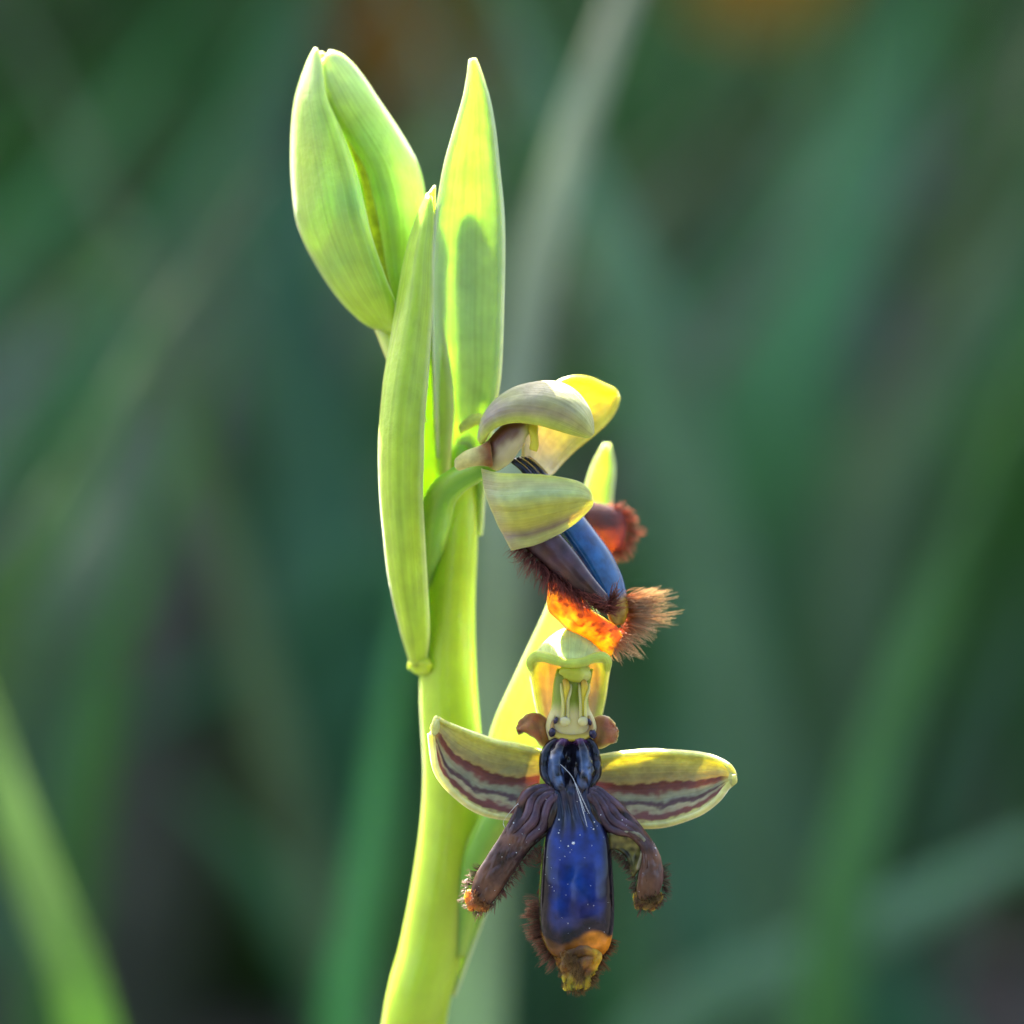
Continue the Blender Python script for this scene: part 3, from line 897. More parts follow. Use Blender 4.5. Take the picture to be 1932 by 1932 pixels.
# stigma basin
loft('stigma', M_COLUMN, column, between([(1046, 1350, -14), (1040, 1368, -12), (1042, 1385, -8), (1056, 1397, -4)], [(1112, 1350, -14), (1118, 1368, -12), (1116, 1386, -8), (1102, 1397, -4)], [-8, -10, -6, 2]),
     nu=24, nv=22, th=9, colour=lambda u, v, p, s: mix(np.array([0.44, 0.26, 0.07]), np.array([0.56, 0.42, 0.06]), sstep(1375, 1392, p[1])))
BLK = lambda u, v, p, s: np.array([0.02, 0.015, 0.05])
for x, y, rx, ry, ro in ((1049, 1359, 4.5, 7, 0.4), (1042, 1382, 7, 8.5, 0.3), (1112, 1362, 4.5, 7, -0.4), (1119, 1385, 7.5, 8.5, -0.3)):
    blob('eye_bead', M_LIP, column, (x, y, -8), (rx, ry, 8), BLK, wob=0.2, rot=ro)


# ---- lip
def c_lip(u, v, p, s):
    x, y = p[0], p[1]
    t = 2 * v - 1
    e = abs(t)
    if s == 1:
        return np.array([0.10, 0.07, 0.01])
    black = np.array([0.006, 0.005, 0.010])
    slate = np.array([0.022, 0.030, 0.075])
    blue = mix(np.array([0.003, 0.032, 0.21]), np.array([0.014, 0.016, 0.11]), 0.5 + 0.8 * nz(x * .03, y * .02, 4))
    # throat: sky reflections on ridge facets painted as pale blue plates on black
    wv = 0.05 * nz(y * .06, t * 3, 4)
    ridge_refl = max(sstep(0.17, 0.11, abs(e - 0.43 + wv)), 0.8 * sstep(0.08, 0.04, abs(e - 0.82 + wv)) * sstep(1405, 1420, y))
    thr = mix(black, np.array([0.07, 0.12, 0.25]) * max(0.15, 0.7 + 1.1 * nz(x * .12, y * .05, 3)), ridge_refl * sstep(-0.35, 0.0, nz(x * .16, y * .07, 12)) * sstep(1412, 1428, y) * sstep(1490, 1480, y))
    thr = mix(thr, np.array([0.10, 0.03, 0.012]), sstep(0.9, 1.0, e) * (1 if t < 0 else 0.3))
    thr = mix(thr, np.array([0.09, 0.03, 0.10]), sstep(1408, 1396, y))
    # shoulder: streaks
    st = 0.6 * math.sin(v * 40 + 3 * nz(v * 5, y * .015, 2)) + 0.3 * nz(v * 16, y * .03, 5)
    sh = mix(black, slate, sstep(-0.25, 0.25, st))
    c = mix(thr, sh, sstep(1482, 1496, y))
    c = mix(c, blue, sstep(1545, 1595, y + 14 * st))
    c = mix(c, slate * 0.8, sstep(1700, 1752, y) * 0.5)
    c = mix(c, black, sstep(0.60, 0.84, (abs(x - 1088) / 66 if y > 1585 else e * 0.97) + 0.07 * nz(y * .03, t * 2, 1)))
    yb = 1767 + 12 * math.cos((x - 1062) * 0.055) - 3 + 4 * nz(x * .08, 3)
    amb = mix(np.array([0.15, 0.06, 0.010]), np.array([0.62, 0.22, 0.01]), sstep(1075, 1125, x))
    c = mix(c, black, sstep(yb - 34, yb - 10, y) * 0.9)
    edge_y = yb - 30 * max(0, e - .7)
    c = mix(c, amb, sstep(edge_y - 2, edge_y + 8, y))
    return c


def d_lip(u, v, p):
    y = p[1]
    t = 2 * v - 1
    e = abs(t)
    k = sstep(1500, 1470, y)
    z = k * (12 * math.exp(-((e - 0.42) / 0.13) ** 2) - 14 * math.exp(-(t / 0.2) ** 2) - 7 * math.exp(-((e - 0.68) / 0.07) ** 2) + 3 * nz(v * 14, y * .03, 6))
    k2 = sstep(1480, 1500, y) * sstep(1590, 1520, y)
    z += k2 * 4.0 * (0.6 * math.sin(v * 40 + 3 * nz(v * 5, y * .015, 2)))
    z += 1.4 * nz(u * 9, v * 6, 7) + k * 5.0 * nz(p[0] * .09, p[1] * .07, 7)
    return (0, 0, z)


m_l = [(1046, 1394, -10), (1026, 1412, -12), (1020, 1440, -10), (1024, 1466, -4), (1040, 1484, 4), (1044, 1505, 2), (1040, 1550, 2), (1030, 1590, 6), (1024, 1635, 8), (1021, 1685, 8), (1020, 1722, 6), (1024, 1762, 2), (1036, 1790, -4), (1052, 1806, -12)]
m_r = [(1112, 1394, -10), (1126, 1412, -12), (1132, 1440, -10), (1130, 1466, -4), (1117, 1484, 4), (1115, 1505, 2), (1134, 1550, 2), (1147, 1590, 6), (1152, 1635, 8), (1155, 1685, 8), (1155, 1735, 6), (1152, 1764, 2), (1147, 1784, -4), (1136, 1800, -12)]
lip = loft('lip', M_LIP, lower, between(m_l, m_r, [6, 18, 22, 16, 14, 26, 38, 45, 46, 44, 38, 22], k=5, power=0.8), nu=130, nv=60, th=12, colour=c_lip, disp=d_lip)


def c_lobe(sgn):
    def f(u, v, p, s):
        n = nz(p[0] * .03, p[1] * .03, 4)
        c = mix(np.array([0.060, 0.032, 0.042]), np.array([0.125, 0.058, 0.032]), 0.35 + 0.9 * n + 0.9 * (u - 0.4))
        g = 0.45 * math.sin(v * 27 + 4.5 * nz(v * 3, u * 5, 2)) + 0.25 * nz(v * 12, u * 9, 7)
        k = sstep(0.55, 0.25, u)
        c = mix(c, np.array([0.006, 0.004, 0.006]), k * sstep(0.0, -0.3, g))
        c = mix(c, np.array([0.075, 0.046, 0.078]), k * 0.8 * sstep(0.0, 0.28, g))
        c = mix(c, np.array([0.16, 0.07, 0.015]), sstep(0.1, 0.0, v) * 0.7)
        c = mix(c, np.array([0.02, 0.012, 0.008]), sstep(0.74, 0.95, v))
        return c
    return f


def d_lobe(u, v, p):
    return (0, 0, sstep(0.6, 0.2, u) * 4.5 * math.sin(v * 27 + 4.5 * nz(v * 3, u * 5, 2)) * sstep(0.0, 0.12, v) * sstep(1.0, 0.88, v) + 3.5 * nz(u * 9, v * 5, 9) + 2.0 * nz(u * 24, v * 11, 4))


lo_o = [(1046, 1484, 8), (1012, 1480, 10), (989, 1491, 6), (977, 1510, 4), (970, 1535, 4), (953, 1566, 6), (934, 1596, 8), (917, 1623, 8), (903, 1645, 6), (893, 1670, 4), (893, 1692, 0)]
lo_i = [(1056, 1496, 10), (1050, 1525, 12), (1046, 1550, 10), (1042, 1568, 6), (1028, 1578, 4), (1008, 1592, 4), (989, 1614, 6), (973, 1637, 6), (957, 1660, 6), (940, 1686, 4), (920, 1708, 0)]
left_lobe = loft('side_lobe', M_LOBE, lower, between(lo_o, lo_i, [2, 7, 9, 11, 16, 17, 10]), nu=70, nv=36, th=11, colour=c_lobe(1), disp=d_lobe)
blob('lobe_tip', M_AMBER, left_lobe, (904, 1696, -2), (25, 22, 14), lambda u, v, p, s: mix(np.array([0.42, 0.2, 0.04]), np.array([0.2, 0.08, 0.03]), 0.5 + 1.3 * nz(p[0] * .1, p[1] * .1)), wob=0.5, rot=-0.6)
ro_o = [(1112, 1486, 8), (1130, 1486, 10), (1150, 1500, 6), (1176, 1522, 4), (1201, 1552, 4), (1226, 1586, 6), (1241, 1613, 8), (1248, 1643, 8), (1246, 1668, 6), (1238, 1688, 4), (1226, 1700, 0)]
ro_i = [(1104, 1498, 10), (1116, 1525, 12), (1126, 1552, 10), (1140, 1568, 6), (1160, 1574, 6), (1188, 1576, 6), (1210, 1598, 8), (1213, 1626, 8), (1206, 1650, 6), (1203, 1676, 4), (1208, 1696, 0)]
right_lobe = loft('side_lobe', M_LOBE, lower, between(ro_o, ro_i, [2, 7, 9, 11, 16, 18, 10]), nu=70, nv=36, th=11, colour=c_lobe(-1), disp=d_lobe)


def c_curl(u, v, p, s):
    c = mix(np.array([0.025, 0.022, 0.010]), np.array([0.22, 0.20, 0.05]), 0.45 + 1.2 * nz(p[0] * .08, p[1] * .08, 6))
    return mix(c, np.array([0.32, 0.30, 0.20]), sstep(0.15, 0.0, v) * 0.7)


# curled inner margin of the right lobe
loft('curled_margin', M_LOBE, right_lobe, between([(1148, 1572, 4), (1172, 1567, 16), (1196, 1569, 22), (1216, 1584, 24), (1214, 1606, 20), (1204, 1640, 14)],
     [(1150, 1602, 0), (1166, 1604, 2), (1179, 1612, 4), (1187, 1626, 6), (1190, 1640, 6), (1194, 1656, 6)], [4, -6, -14, -14, -8, 0]), nu=28, nv=18, th=9, colour=c_curl)
blob('lobe_tip', M_AMBER, right_lobe, (1224, 1694, -4), (28, 20, 14), lambda u, v, p, s: mix(np.array([0.16, 0.12, 0.02]), np.array([0.08, 0.04, 0.015]), 0.5 + 1.3 * nz(p[0] * .1, p[1] * .1)), wob=0.5, rot=-0.45)


# hairy tip of the mid lobe
def c_tip(u, v, p, s):
    c = mix(np.array([0.26, 0.13, 0.02]), np.array([0.13, 0.06, 0.02]), 0.5 + 1.2 * nz(p[0] * .08, p[1] * .08, 2))
    c = mix(c, np.array([0.40, 0.34, 0.02]), sstep(1830, 1855, p[1]))
    return mix(c, np.array([0.66, 0.36, 0.015]), sstep(1108, 1125, p[0]))


tipf = loft('lip_tip', M_AMBER, lip, between([(1080, 1782, 18), (1064, 1800, 14), (1060, 1830, 8), (1064, 1856, 2), (1064, 1868, -2)],
     [(1116, 1780, 16), (1132, 1800, 10), (1126, 1826, 6), (1112, 1846, 2), (1106, 1864, -2)], [10, 18, 16, 10, 3]), nu=34, nv=22, th=11, colour=c_tip,
     disp=lambda u, v, p: (9 * nz(u * 5, v * 5, 1) * u, 9 * nz(u * 6, v * 9, 3) * u, 9 * nz(u * 6, v * 6, 5)))
loft('lip_tip', M_AMBER, lip, between([(1044, 1800, -10), (1060, 1806, -6), (1080, 1815, -4), (1110, 1812, -4)], [(1052, 1818, -14), (1066, 1832, -12), (1088, 1836, -12), (1118, 1822, -12)], [4, 6, 6, 4]),
     nu=20, nv=12, th=9, colour=c_tip)

# fringes
fb = Buf()
fringe_into(fb, [(1022, 1700, -6), (1022, 1740, -8), (1026, 1770, -10), (1036, 1792, -12), (1056, 1808, -12)],
            [(-0.9, -0.1, -0.1), (-1.0, 0.15, -0.1), (-0.95, 0.2, 0), (-0.8, 0.35, 0.1), (-0.55, 0.55, 0.1)], 520, 32, r=0.65, c0=(0.12, 0.04, 0.03), c1=(0.48, 0.22, 0.12), width=4, curl=0.2, jitter=0.2, clump=15, pull=0.72)
fringe_into(fb, [(1062, 1805, 8), (1066, 1850, 4), (1085, 1868, 2), (1106, 1862, 0), (1122, 1835, 4)], [(-0.7, 0.4, 0.2), (-0.3, 0.8, 0.2), (0.1, 0.9, 0.2), (0.5, 0.6, 0.2), (0.8, 0.2, 0.2)],
            260, 13, r=0.9, c0=(0.2, 0.11, 0.03), c1=(0.34, 0.22, 0.08), width=7)
fringe_into(fb, [(1068, 1800, 26), (1085, 1815, 28), (1095, 1840, 22)], [(-0.2, 0.8, 0.4), (0, 0.9, 0.4), (0, 0.9, 0.4)], 460, 19, r=0.8, c0=(0.2, 0.10, 0.03), c1=(0.40, 0.28, 0.1), width=13)
fringe_into(fb, [(1152, 1770, -4), (1146, 1790, -4), (1134, 1806, -6), (1122, 1830, -6), (1106, 1850, -6)], [(0.9, 0.2, 0), (0.8, 0.5, 0), (0.7, 0.6, 0), (0.7, 0.6, 0), (0.5, 0.8, 0)], 260, 17, r=0.75, c0=(0.14, 0.05, 0.02), c1=(0.42, 0.19, 0.07))
fringe_into(fb, [(1020, 1590, -6), (1023, 1640, -8), (1022, 1680, -8)], [(-0.8, 0.6, 0), (-0.5, 0.8, 0), (-0.5, 0.8, 0)], 90, 10, r=0.8, c0=(0.16, 0.05, 0.03), c1=(0.3, 0.12, 0.05))
make_obj('fringe', fb, M_HAIR, lip, kind='stuff')
fb = Buf()
fringe_into(fb, [(908, 1638, -2), (892, 1660, -2), (882, 1684, -4), (888, 1708, -4), (905, 1718, -4), (922, 1712, -2), (936, 1694, 0), (952, 1672, 0), (972, 1645, 0), (990, 1620, 0), (1010, 1598, -2)],
            [(-0.8, -0.3, 0.1), (-0.9, 0.0, 0.1), (-0.9, 0.3, 0.1), (-0.5, 0.8, 0.1), (0.0, 1.0, 0.1), (0.5, 0.8, 0.1), (0.7, 0.5, 0.1), (0.8, 0.5, 0.1), (0.8, 0.5, 0.1), (0.6, 0.7, 0.1), (0.5, 0.8, 0.1)],
            420, 17, r=0.7, c0=(0.12, 0.04, 0.04), c1=(0.40, 0.20, 0.14), width=6, curl=0.3, jitter=0.3)
fringe_into(fb, [(895, 1680, 10), (905, 1700, 10), (918, 1706, 8)], [(-0.4, 0.5, 0.5), (0, 0.7, 0.5), (0.3, 0.7, 0.5)], 150, 12, r=0.9, c0=(0.25, 0.10, 0.03), c1=(0.5, 0.28, 0.1), width=9)
make_obj('fringe', fb, M_HAIR, left_lobe, kind='stuff')
fb = Buf()
fringe_into(fb, [(1248, 1636, -2), (1250, 1660, -4), (1252, 1682, -4), (1240, 1704, -4), (1218, 1714, -4), (1204, 1700, -2), (1200, 1676, 0), (1198, 1650, 0), (1186, 1630, 0), (1170, 1610, -2), (1152, 1604, -4)],
            [(0.9, -0.2, 0.1), (0.95, 0.1, 0.1), (0.9, 0.3, 0.1), (0.5, 0.6, 0.1), (0.1, 0.8, 0.1), (-0.4, 0.7, 0.1), (-0.8, 0.2, 0.1), (-0.8, 0.3, 0.1), (-0.7, 0.6, 0.1), (-0.4, 0.8, 0.1), (-0.2, 0.9, 0.1)],
            430, 16, r=0.75, c0=(0.10, 0.045, 0.03), c1=(0.32, 0.17, 0.11), width=6, curl=0.35, jitter=0.3)
fringe_into(fb, [(1212, 1692, 8), (1226, 1698, 8), (1242, 1688, 8)], [(0, 0.6, 0.5), (0.2, 0.6, 0.5), (0.5, 0.4, 0.5)], 200, 12, r=0.85, c0=(0.10, 0.07, 0.02), c1=(0.28, 0.20, 0.07), width=10)
make_obj('fringe', fb, M_HAIR, right_lobe, kind='stuff')

# specks of dust on the lip, too small to pick apart
sp = Buf()
WH = lambda u, v, p, s: np.array([0.75, 0.78, 0.8])
from mathutils.bvhtree import BVHTree


def skin_point(o, x, y):
    """the point of part o met when looking at (x, y)"""
    bs = Vector(o['base'])
    tree = BVHTree.FromPolygons([v.co + bs for v in o.data.vertices], [tuple(p.vertices) for p in o.data.polygons])
    def f(x, y):
        h = tree.ray_cast(CAM_POS, (V(x, y, 0) - CAM_POS).normalized())[0]
        return None if h is None else np.array(cam_point_of(h))
    return f


for o_, n_, box in ((lip, 42, (1026, 1500, 1150, 1770)), (left_lobe, 9, (890, 1500, 1040, 1700)), (right_lobe, 7, (1120, 1500, 1245, 1690))):
    f_ = skin_point(o_, 0, 0)
    for _ in range(n_ * (1 if o_ is lip else 3)):
        x = random.uniform(box[0], box[2]); y = random.uniform(box[1], box[3])
        h = f_(x, y)
        if h is None:
            continue
        r = random.choice([0.5, 0.6, 0.7, 0.8, 1.0, 1.5])
        sp.add(*blob_data(h, (r, r, r), WH, nu=4, nv=6))
    if o_ is lip:
        sp.add(*blob_data(f_(1082, 1591), (3.2, 2.6, 2.0), WH, nu=6, nv=8, wob=0.5))
make_obj('dust_specks', sp, M_WHITE, lower, kind='stuff')

# fine fibres caught on the flower
def fibre(label, paths, r=0.5):
    b = Buf()
    for pth in paths:
        b.add(*tube_data(pth, [r, r * 1.1, r * 0.8], n=5, segs=24, colour=WH))
    v = cam_to_world(np.vstack(b.v))
    o = make_obj('silk_thread', b, M_WHITE)
    tag(o, label, 'thread')
    return o


fibre('fine white silk thread lying across the dark throat of the lower blue lip',
      [[(1050, 1436, 22), (1068, 1452, 26), (1082, 1470, 30), (1092, 1500, 36), (1104, 1532, 42)],
       [(1086, 1478, 32), (1098, 1505, 38), (1112, 1535, 42)], [(1092, 1500, 36), (1100, 1530, 42), (1108, 1560, 46)]])
fibre('short curled white thread hanging under the left sepal of the lower flower',
      [[(985, 1508, 12), (968, 1526, 4), (952, 1546, -20), (950, 1556, -20), (958, 1566, -8), (972, 1562, 12)]], r=0.45)

# ------------------------------------------------------------------ grass behind the orchid
def blade_data(path, width, c0, c1, thick=0.00025, fold=0.25, segs=16, twist=0.0, face=None):
    """world-space blade: path points, width in metres"""
    P = spline([tuple(p) for p in path], segs)
    T = np.gradient(P, axis=0); T /= np.linalg.norm(T, axis=1, keepdims=True)
    verts, cols, uvs, faces = [], [], [], []
    view = np.array(face if face is not None else (0.0, -1.0, 0.15))
    for i in range(segs):
        t = i / (segs - 1)
        s = np.cross(T[i], view); s /= np.linalg.norm(s) + 1e-12
        n = np.cross(s, T[i])
        a = twist * t
        s, n = s * math.cos(a) + n * math.sin(a), n * math.cos(a) - s * math.sin(a)
        w = width * 0.5 * min(1.0, 0.75 + t) * (1 - max(0, (t - 0.35) / 0.65) ** 1.8 * 0.96)
        for k, (q, o) in enumerate(((-1, 0), (0, -1), (1, 0), (1, 0), (0, -1), (-1, 0))):
            dn = thick * (1 if k < 3 else -1)
            verts.append(P[i] + s * w * q + n * (o * w * fold + dn))
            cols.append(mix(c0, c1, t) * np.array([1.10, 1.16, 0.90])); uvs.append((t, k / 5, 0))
    for i in range(segs - 1):
        for k in range(6):
            faces.append((i * 6 + k, i * 6 + (k + 1) % 6, i * 6 + 6 + (k + 1) % 6, i * 6 + 6 + k))
    faces.append((5, 4, 3, 2, 1, 0)); faces.append(tuple((segs - 1) * 6 + k for k in range(6)))
    return verts, faces, cols, uvs


def P3(x, y, behind):
    return V(x, y, -behind / UNIT)


def blade(label, pts, width, c0, c1, cat='grass blade', group=None, **kw):
    """pts: (x, y, metres behind the flower) from tip or top down; grown on to the ground."""
    w = [P3(*p) for p in pts]
    a, b = w[-2], w[-1]
    d = (b - a).normalized()
    d = Vector((d.x * 0.5, d.y * 0.3, min(-0.5, d.z))).normalized()
    k = b.z / -d.z
    foot = b + d * k
    foot.z = ground_z(foot.x, foot.y) - 0.003
    mid = b.lerp(foot, 0.5) + Vector(((a.x - b.x) * -0.15, 0, 0))
    path = [foot, mid] + w[::-1]
    bf = Buf()
    bf.add(*blade_data(path, width, np.array(c0), np.array(c1), segs=26, **kw))
    o = make_obj('grass_blade', bf, M_GRASS, world_space=True)
    tag(o, label, cat, group)
    return o


G1 = (0.08, 0.28, 0.05)
G2 = (0.05, 0.13, 0.07)
G3 = (0.11, 0.16, 0.12)
GY = (0.20, 0.46, 0.03)
TEAL = (0.09, 0.25, 0.075)
blade('broad pale grey-green blade slanting up behind the tall pointed bract', [(1420, -520, 0.10), (1270, -200, 0.097), (1175, 0, 0.094), (1085, 250, 0.09), (1015, 500, 0.087), (970, 760, 0.085), (945, 1000, 0.08)], 0.0054, (0.11, 0.28, 0.14), (0.36, 0.36, 0.34))
blade('bright yellow-green blade with greyish tip leaning left, low beside the stem', [(-230, 850, 0.085), (-120, 1120, 0.08), (-20, 1400, 0.075), (60, 1640, 0.07), (120, 1800, 0.068), (180, 1990, 0.066)], 0.0056, GY, (0.22, 0.34, 0.10), fold=0.3)
blade('green blade slanting up towards the bud, darkening where it bends over', [(520, 300, 0.13), (400, 480, 0.125), (300, 640, 0.12), (190, 830, 0.115), (60, 1050, 0.11), (-60, 1260, 0.11)], 0.0058, G1, (0.08, 0.12, 0.06))
blade('wide dull green blade crossing just under the bud-side blade', [(440, 520, 0.22), (330, 720, 0.215), (220, 920, 0.21), (110, 1120, 0.2), (0, 1300, 0.2)], 0.011, TEAL, (0.12, 0.16, 0.12))
blade('upright teal blade standing close behind the foot of the orchid stem', [(830, 800, 0.10), (770, 1150, 0.10), (715, 1480, 0.10), (675, 1740, 0.10), (640, 1980, 0.10)], 0.0046, (0.09, 0.32, 0.15), (0.08, 0.24, 0.12))
blade('long green blade bowing beside the darkest gap in the grass', [(1960, 640, 0.14), (1820, 1000, 0.138), (1700, 1300, 0.135), (1620, 1560, 0.132), (1570, 1800, 0.13), (1550, 2000, 0.13)], 0.0062, (0.06, 0.24, 0.07), (0.09, 0.2, 0.07))
blade('broad grey-teal blade lying nearly flat and rising away from the lower flower', [(2350, 1440, 0.17), (2050, 1560, 0.165), (1850, 1650, 0.16), (1650, 1750, 0.155), (1450, 1850, 0.15), (1250, 1960, 0.145)], 0.0065, (0.15, 0.28, 0.20), (0.15, 0.28, 0.20))
blade('wide bluish-green blade standing far behind near the mauve bare patch', [(1780, -120, 0.26), (1720, 60, 0.26), (1650, 260, 0.26), (1560, 480, 0.255), (1480, 720, 0.25), (1420, 980, 0.25)], 0.018, TEAL, (0.09, 0.25, 0.14))
blade('pale olive blade arching past the mauve bare patch', [(1900, 300, 0.28), (1830, 540, 0.275), (1740, 780, 0.27), (1620, 1000, 0.265), (1500, 1220, 0.26), (1400, 1440, 0.26)], 0.016, (0.08, 0.17, 0.09), (0.16, 0.20, 0.11))
blade('dull green blade half hidden behind the blue lips', [(1530, 900, 0.24), (1440, 1100, 0.24), (1360, 1330, 0.24), (1300, 1560, 0.235), (1260, 1800, 0.23)], 0.012, (0.05, 0.17, 0.09), (0.07, 0.15, 0.09))
blade('faint teal blade rising behind the closed bud', [(600, -100, 0.3), (560, 100, 0.3), (540, 350, 0.295), (560, 650, 0.29), (600, 950, 0.285), (640, 1250, 0.28)], 0.016, (0.05, 0.17, 0.10), (0.05, 0.15, 0.09))
blade('broad leaf blade lying across the dark hollow beside the stem', [(150, 1420, 0.24), (320, 1330, 0.24), (480, 1240, 0.24), (640, 1160, 0.24), (780, 1100, 0.24)], 0.013, (0.05, 0.19, 0.10), (0.05, 0.16, 0.09), fold=0.1)
blade('slender green blade crossing low beneath the hollow', [(330, 1480, 0.2), (430, 1580, 0.2), (530, 1700, 0.2), (620, 1840, 0.2), (700, 1990, 0.2)], 0.009, (0.05, 0.16, 0.09), (0.07, 0.18, 0.10))
blade('thin green blade rising beneath the tip of the lower blue lip', [(1200, 1500, 0.16), (1190, 1640, 0.16), (1175, 1780, 0.16), (1165, 1960, 0.16)], 0.005, (0.06, 0.30, 0.09), (0.04, 0.14, 0.06))
blade('grey-green blade tilting beside the thick bright blade', [(-60, 1650, 0.18), (20, 1740, 0.18), (90, 1850, 0.18), (150, 1990, 0.18)], 0.010, (0.07, 0.2, 0.12), (0.09, 0.19, 0.14))

MAUVE_DRY = (0.21, 0.175, 0.23)
blade('withered mauve-grey blade standing in the gap under the slanting green blades', [(440, 560, 0.30), (400, 680, 0.30), (350, 800, 0.295), (310, 930, 0.29), (290, 1080, 0.29)], 0.016, (0.13, 0.14, 0.12), MAUVE_DRY)
blade('withered mauve-grey blade showing between the bluish-green and pale olive blades', [(1760, 130, 0.36), (1710, 260, 0.36), (1655, 420, 0.355), (1610, 580, 0.35), (1580, 760, 0.35)], 0.019, (0.13, 0.14, 0.12), MAUVE_DRY)
blade('short withered mauve blade half covered by the wide dull green blade', [(60, 560, 0.27), (30, 680, 0.27), (0, 820, 0.265), (-30, 980, 0.26)], 0.014, (0.13, 0.14, 0.12), MAUVE_DRY)

# many slender blades, alike but for where they stand
rb = random.Random(21)
SLIM = [(0.13, 0.26, 0.16), (0.10, 0.28, 0.14), (0.18, 0.26, 0.17), (0.24, 0.24, 0.22), (0.12, 0.32, 0.10), (0.16, 0.30, 0.22)]
SLIM_TONE = ['grey-teal', 'deep teal', 'dull olive', 'greyish', 'fresh green', 'pale teal']
for k in range(34):
    bh = rb.uniform(0.16, 0.36)
    x0 = -150 + 2250 * ((k + rb.random()) / 34.0)
    y0 = rb.uniform(-250, 1150)
    sl = rb.choice([0.35, 0.5, 0.6, 0.75, 0.4, -0.35, -0.55]) + rb.uniform(-0.1, 0.1)
    ln = rb.uniform(500, 900)
    cv = rb.uniform(-0.25, 0.25)
    pts = [(x0 + sl * ln * (0.45 - t) + cv * ln * t * t * 0.5, y0 + ln * t, bh) for t in (0, 0.25, 0.5, 0.75, 1.0)]
    base_ = rb.choice(SLIM)
    c_ = np.array(base_) * rb.uniform(0.6, 1.1)
    tone = SLIM_TONE[SLIM.index(base_)]
    wd = rb.uniform(0.0035, 0.0075)
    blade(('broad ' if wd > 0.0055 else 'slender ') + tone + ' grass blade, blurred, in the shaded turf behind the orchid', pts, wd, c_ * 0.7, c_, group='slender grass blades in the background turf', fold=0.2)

# dry leaves
def dry_leaf(label, x, y, behind, size, c, rot):
    ctr = P3(x, y, behind)
    b = Buf()
    nu_, nv_ = 14, 8
    vs, fs, cs, us = [], [], [], []
    for side in (1, -1):
        for i in range(nu_):
            u = i / (nu_ - 1)
            w = math.sin(math.pi * min(1, u * 0.97 + 0.015)) ** 0.7 * 0.36
            for j in range(nv_):
                v = j / (nv_ - 1) * 2 - 1
                lx = (u - 0.5) * size; lz = v * w * size
                ly = 0.12 * size * (v * v + (2 * u - 1) ** 2 * 0.6) + 0.02 * size * nz(u * 5, v * 3, x) + side * 0.0002
                vs.append((ctr.x + lx * math.cos(rot) - lz * math.sin(rot), ctr.y + ly * -1, ctr.z + lx * math.sin(rot) + lz * math.cos(rot)))
                cs.append(np.array(c) * (1 + 0.3 * nz(u * 6, v * 6, 2))); us.append((u, v, 0))
    M_ = nu_ * nv_
    for i in range(nu_ - 1):
        for j in range(nv_ - 1):
            a = i * nv_ + j
            fs.append((a, a + 1, a + nv_ + 1, a + nv_)); fs.append((M_ + a + nv_, M_ + a + nv_ + 1, M_ + a + 1, M_ + a))
    for i in range(nu_ - 1):
        a, e2 = i * nv_, i * nv_ + nv_ - 1
        fs.append((a, a + nv_, M_ + a + nv_, M_ + a)); fs.append((e2 + nv_, e2, M_ + e2, M_ + e2 + nv_))
    b.add(vs, fs, cs, us)
    o = make_obj('dry_leaf', b, M_DRY, world_space=True)
    tag(o, label, 'leaf')


dry_leaf('brown-orange withered leaf far behind between the bud and the tall bract', 770, 60, 0.42, 0.03, (0.30, 0.13, 0.012), 2.2)
dry_leaf('yellow-orange withered leaf among the grass above the flowers', 1450, -70, 0.40, 0.026, (0.42, 0.22, 0.02), 0.4)

# background turf: far too many blades to count
gb = Buf()
GREENS = [np.array(c) for c in ((0.06, 0.19, 0.04), (0.08, 0.25, 0.06), (0.10, 0.27, 0.09), (0.06, 0.15, 0.04), (0.17, 0.22, 0.12), (0.11, 0.29, 0.05))]
for _ in range(5200):
    y = 0.30 + 2.0 * random.random() ** 1.3
    x = random.uniform(-0.16, 0.16) * (0.6 + 1.9 * y)
    dens = nz(x * 7, y * 5, 9.0)
    if dens < -0.12 + 0.5 * (random.random() - 0.5):
        continue
    h = random.uniform(0.03, 0.11) * (0.7 + 0.6 * y)
    ang = random.uniform(0, 2 * math.pi)
    lean = random.uniform(0.15, 0.9) * h
    z0 = ground_z(x, y)
    dx, dy = math.cos(ang) * lean + 0.25 * h, math.sin(ang) * lean
    path = [(x, y, z0 - 0.003), (x + dx * .25, y + dy * .25, z0 + h * .5), (x + dx * .6, y + dy * .6, z0 + h * .85), (x + dx, y + dy, z0 + h)]
    c = random.choice(GREENS) * random.uniform(0.4, 1.25)
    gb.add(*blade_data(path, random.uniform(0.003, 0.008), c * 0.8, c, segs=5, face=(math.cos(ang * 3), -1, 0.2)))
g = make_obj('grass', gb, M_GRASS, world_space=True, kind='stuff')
tag(g, 'blurred dark green turf filling the shaded background', 'grass')

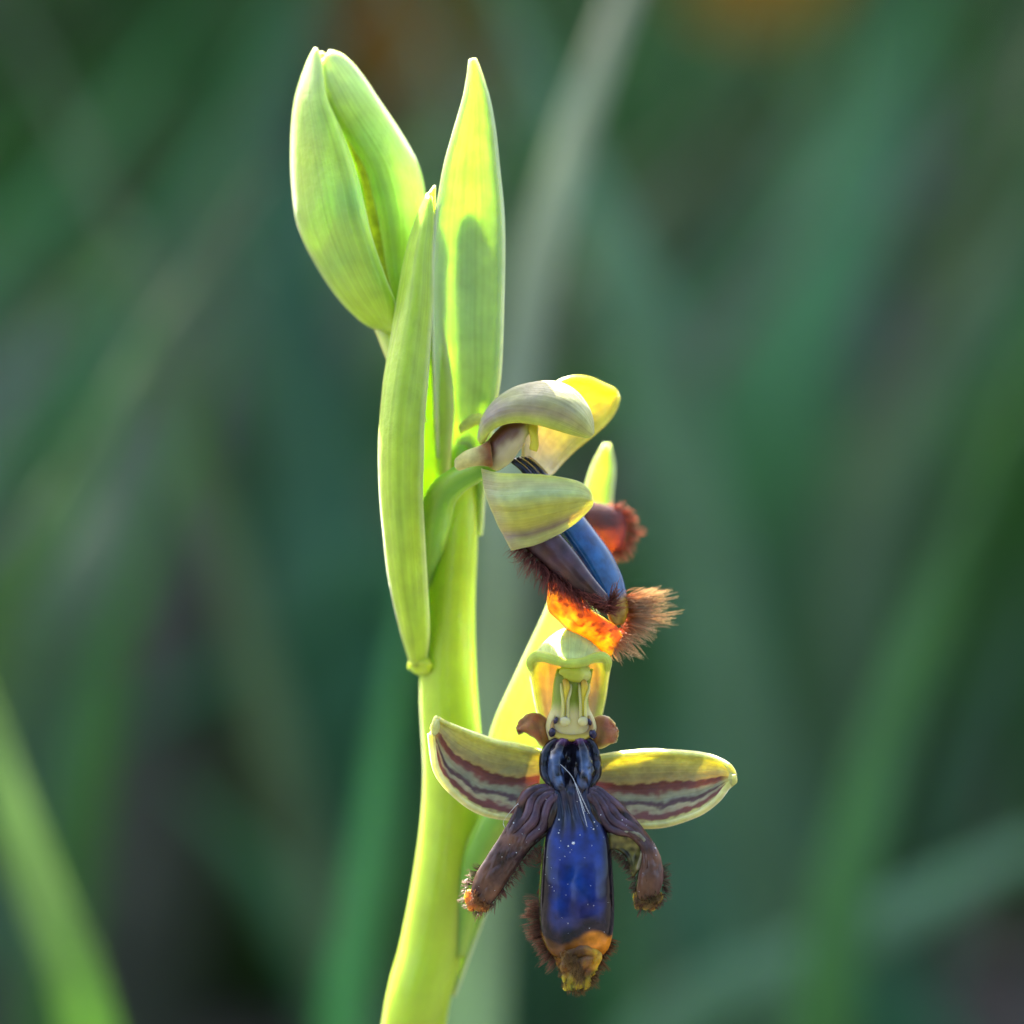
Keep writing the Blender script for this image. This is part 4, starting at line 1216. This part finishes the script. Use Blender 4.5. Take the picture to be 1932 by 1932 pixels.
# leaf litter
lb = Buf()
for _ in range(900):
    y = 0.3 + 1.8 * random.random(); x = random.uniform(-0.16, 0.16) * (0.6 + 1.9 * y)
    s = random.uniform(0.008, 0.02); a = random.uniform(0, 6.28); z = ground_z(x, y) + 0.003
    c = np.array(random.choice([(0.16, 0.12, 0.12), (0.12, 0.09, 0.085), (0.10, 0.07, 0.05), (0.18, 0.14, 0.10)])) * random.uniform(0.6, 1.2)
    tilt = random.uniform(0, 0.6)
    ring = [(-1, 0), (-0.4, 0.4), (0.3, 0.42), (1, 0), (0.3, -0.42), (-0.4, -0.4)]
    vs = []
    for dz in (0.0004, -0.0004):
        for (p, q) in ring:
            vs.append((x + s * (p * math.cos(a) - q * math.sin(a)), y + s * (p * math.sin(a) + q * math.cos(a)), z + dz + s * tilt * (p + 1) * 0.5 + 0.15 * s * p * p))
    fs = [(0, 1, 2, 3, 4, 5), (11, 10, 9, 8, 7, 6)] + [(i, 6 + i, 6 + (i + 1) % 6, (i + 1) % 6) for i in range(6)]
    lb.add(vs, fs, [c] * 12, [(0, 0, 0)] * 12)
l = make_obj('leaf_litter', lb, M_DRY, world_space=True, kind='stuff')
tag(l, 'mauve-brown leaf litter on the ground between the tufts', 'leaf litter')


# ------------------------------------------------------------------ shrub outside the frame that shades the ground behind
def shrub(label, base, ctr, rad, n_leaves, leaf, seed):
    base, ctr = Vector(base), Vector(ctr)
    root = bpy.data.objects.new('shrub', None)
    root.location = base; root['base'] = list(base)
    col.objects.link(root)
    tag(root, label, 'shrub')
    tb = Buf()
    def limb(a, b, r0, r1):
        n = 8; segs = 6
        vs, fs = [], []
        d = (b - a).normalized(); s = d.orthogonal().normalized(); t = d.cross(s)
        for i in range(segs):
            k = i / (segs - 1); c = a.lerp(b, k) + Vector((nz(k * 3, a.x * 9, 1), nz(k * 3, a.y * 9, 2), 0)) * 0.03
            r = r0 + (r1 - r0) * k
            for j in range(n):
                th = 2 * math.pi * j / n
                vs.append(tuple(c + s * math.cos(th) * r + t * math.sin(th) * r))
        for i in range(segs - 1):
            for j in range(n):
                fs.append((i * n + j, i * n + (j + 1) % n, i * n + n + (j + 1) % n, i * n + n + j))
        fs.append(tuple(range(n))[::-1]); fs.append(tuple((segs - 1) * n + j for j in range(n)))
        tb.add(vs, fs, [(0.10, 0.07, 0.05)] * len(vs), [(0, 0, 0)] * len(vs))
    limb(base + Vector((0, 0, -0.02)), ctr + Vector((0, 0, -rad[2] * 0.5)), 0.03, 0.018)
    for k in range(9):
        a = k * 2.4
        limb(base.lerp(ctr, 0.35 + 0.04 * k), ctr + Vector((math.cos(a) * rad[0] * .65, math.sin(a) * rad[1] * .65, rad[2] * (-0.4 + 0.1 * k))), 0.014, 0.004)
    make_obj('trunk', tb, M_DRY, root, world_space=True)
    r = np.random.default_rng(seed)
    v = r.normal(size=(n_leaves, 3)); v /= np.linalg.norm(v, axis=1, keepdims=True)
    v *= r.random((n_leaves, 1)) ** 0.4
    p = np.array(ctr) + v * np.array(rad)
    a = r.normal(size=(n_leaves, 3)) * [1, 1, 0.6]; a /= np.linalg.norm(a, axis=1, keepdims=True)
    b = np.cross(a, r.normal(size=(n_leaves, 3))); b /= np.linalg.norm(b, axis=1, keepdims=True)
    s = r.uniform(leaf * 0.7, leaf * 1.3, (n_leaves, 1))
    q = np.stack([p - a * s, p + b * s * .45, p + a * s, p - b * s * .45], 1).reshape(-1, 3)
    c = np.repeat(np.array([[0.05, 0.10, 0.035]]) * r.uniform(0.6, 1.4, (n_leaves, 1)), 4, axis=0)
    cb = Buf()
    cb.add(q, [(4 * i, 4 * i + 1, 4 * i + 2, 4 * i + 3) for i in range(n_leaves)], c, np.zeros((4 * n_leaves, 3)))
    make_obj('crown', cb, M_GRASS, root, world_space=True)


shrub('dense leafy shrub standing off beside the turf and shading it', (-0.75, 1.78, 0), (-0.39, 1.73, 1.0), (0.62, 0.62, 0.55), 14000, 0.031, 3)
# unseen shrubs added behind the camera to darken lip reflections and front fill
shrub('low round shrub added out of view behind the camera to darken the lip reflections', (0.75, -1.75, 0), (0.75, -1.75, 0.62), (0.75, 0.6, 0.62), 4500, 0.05, 5)
shrub('tall narrow shrub added out of view behind the camera to dim the front fill', (-0.75, -1.9, 0), (-0.75, -1.9, 0.85), (0.62, 0.6, 0.85), 5000, 0.05, 6)
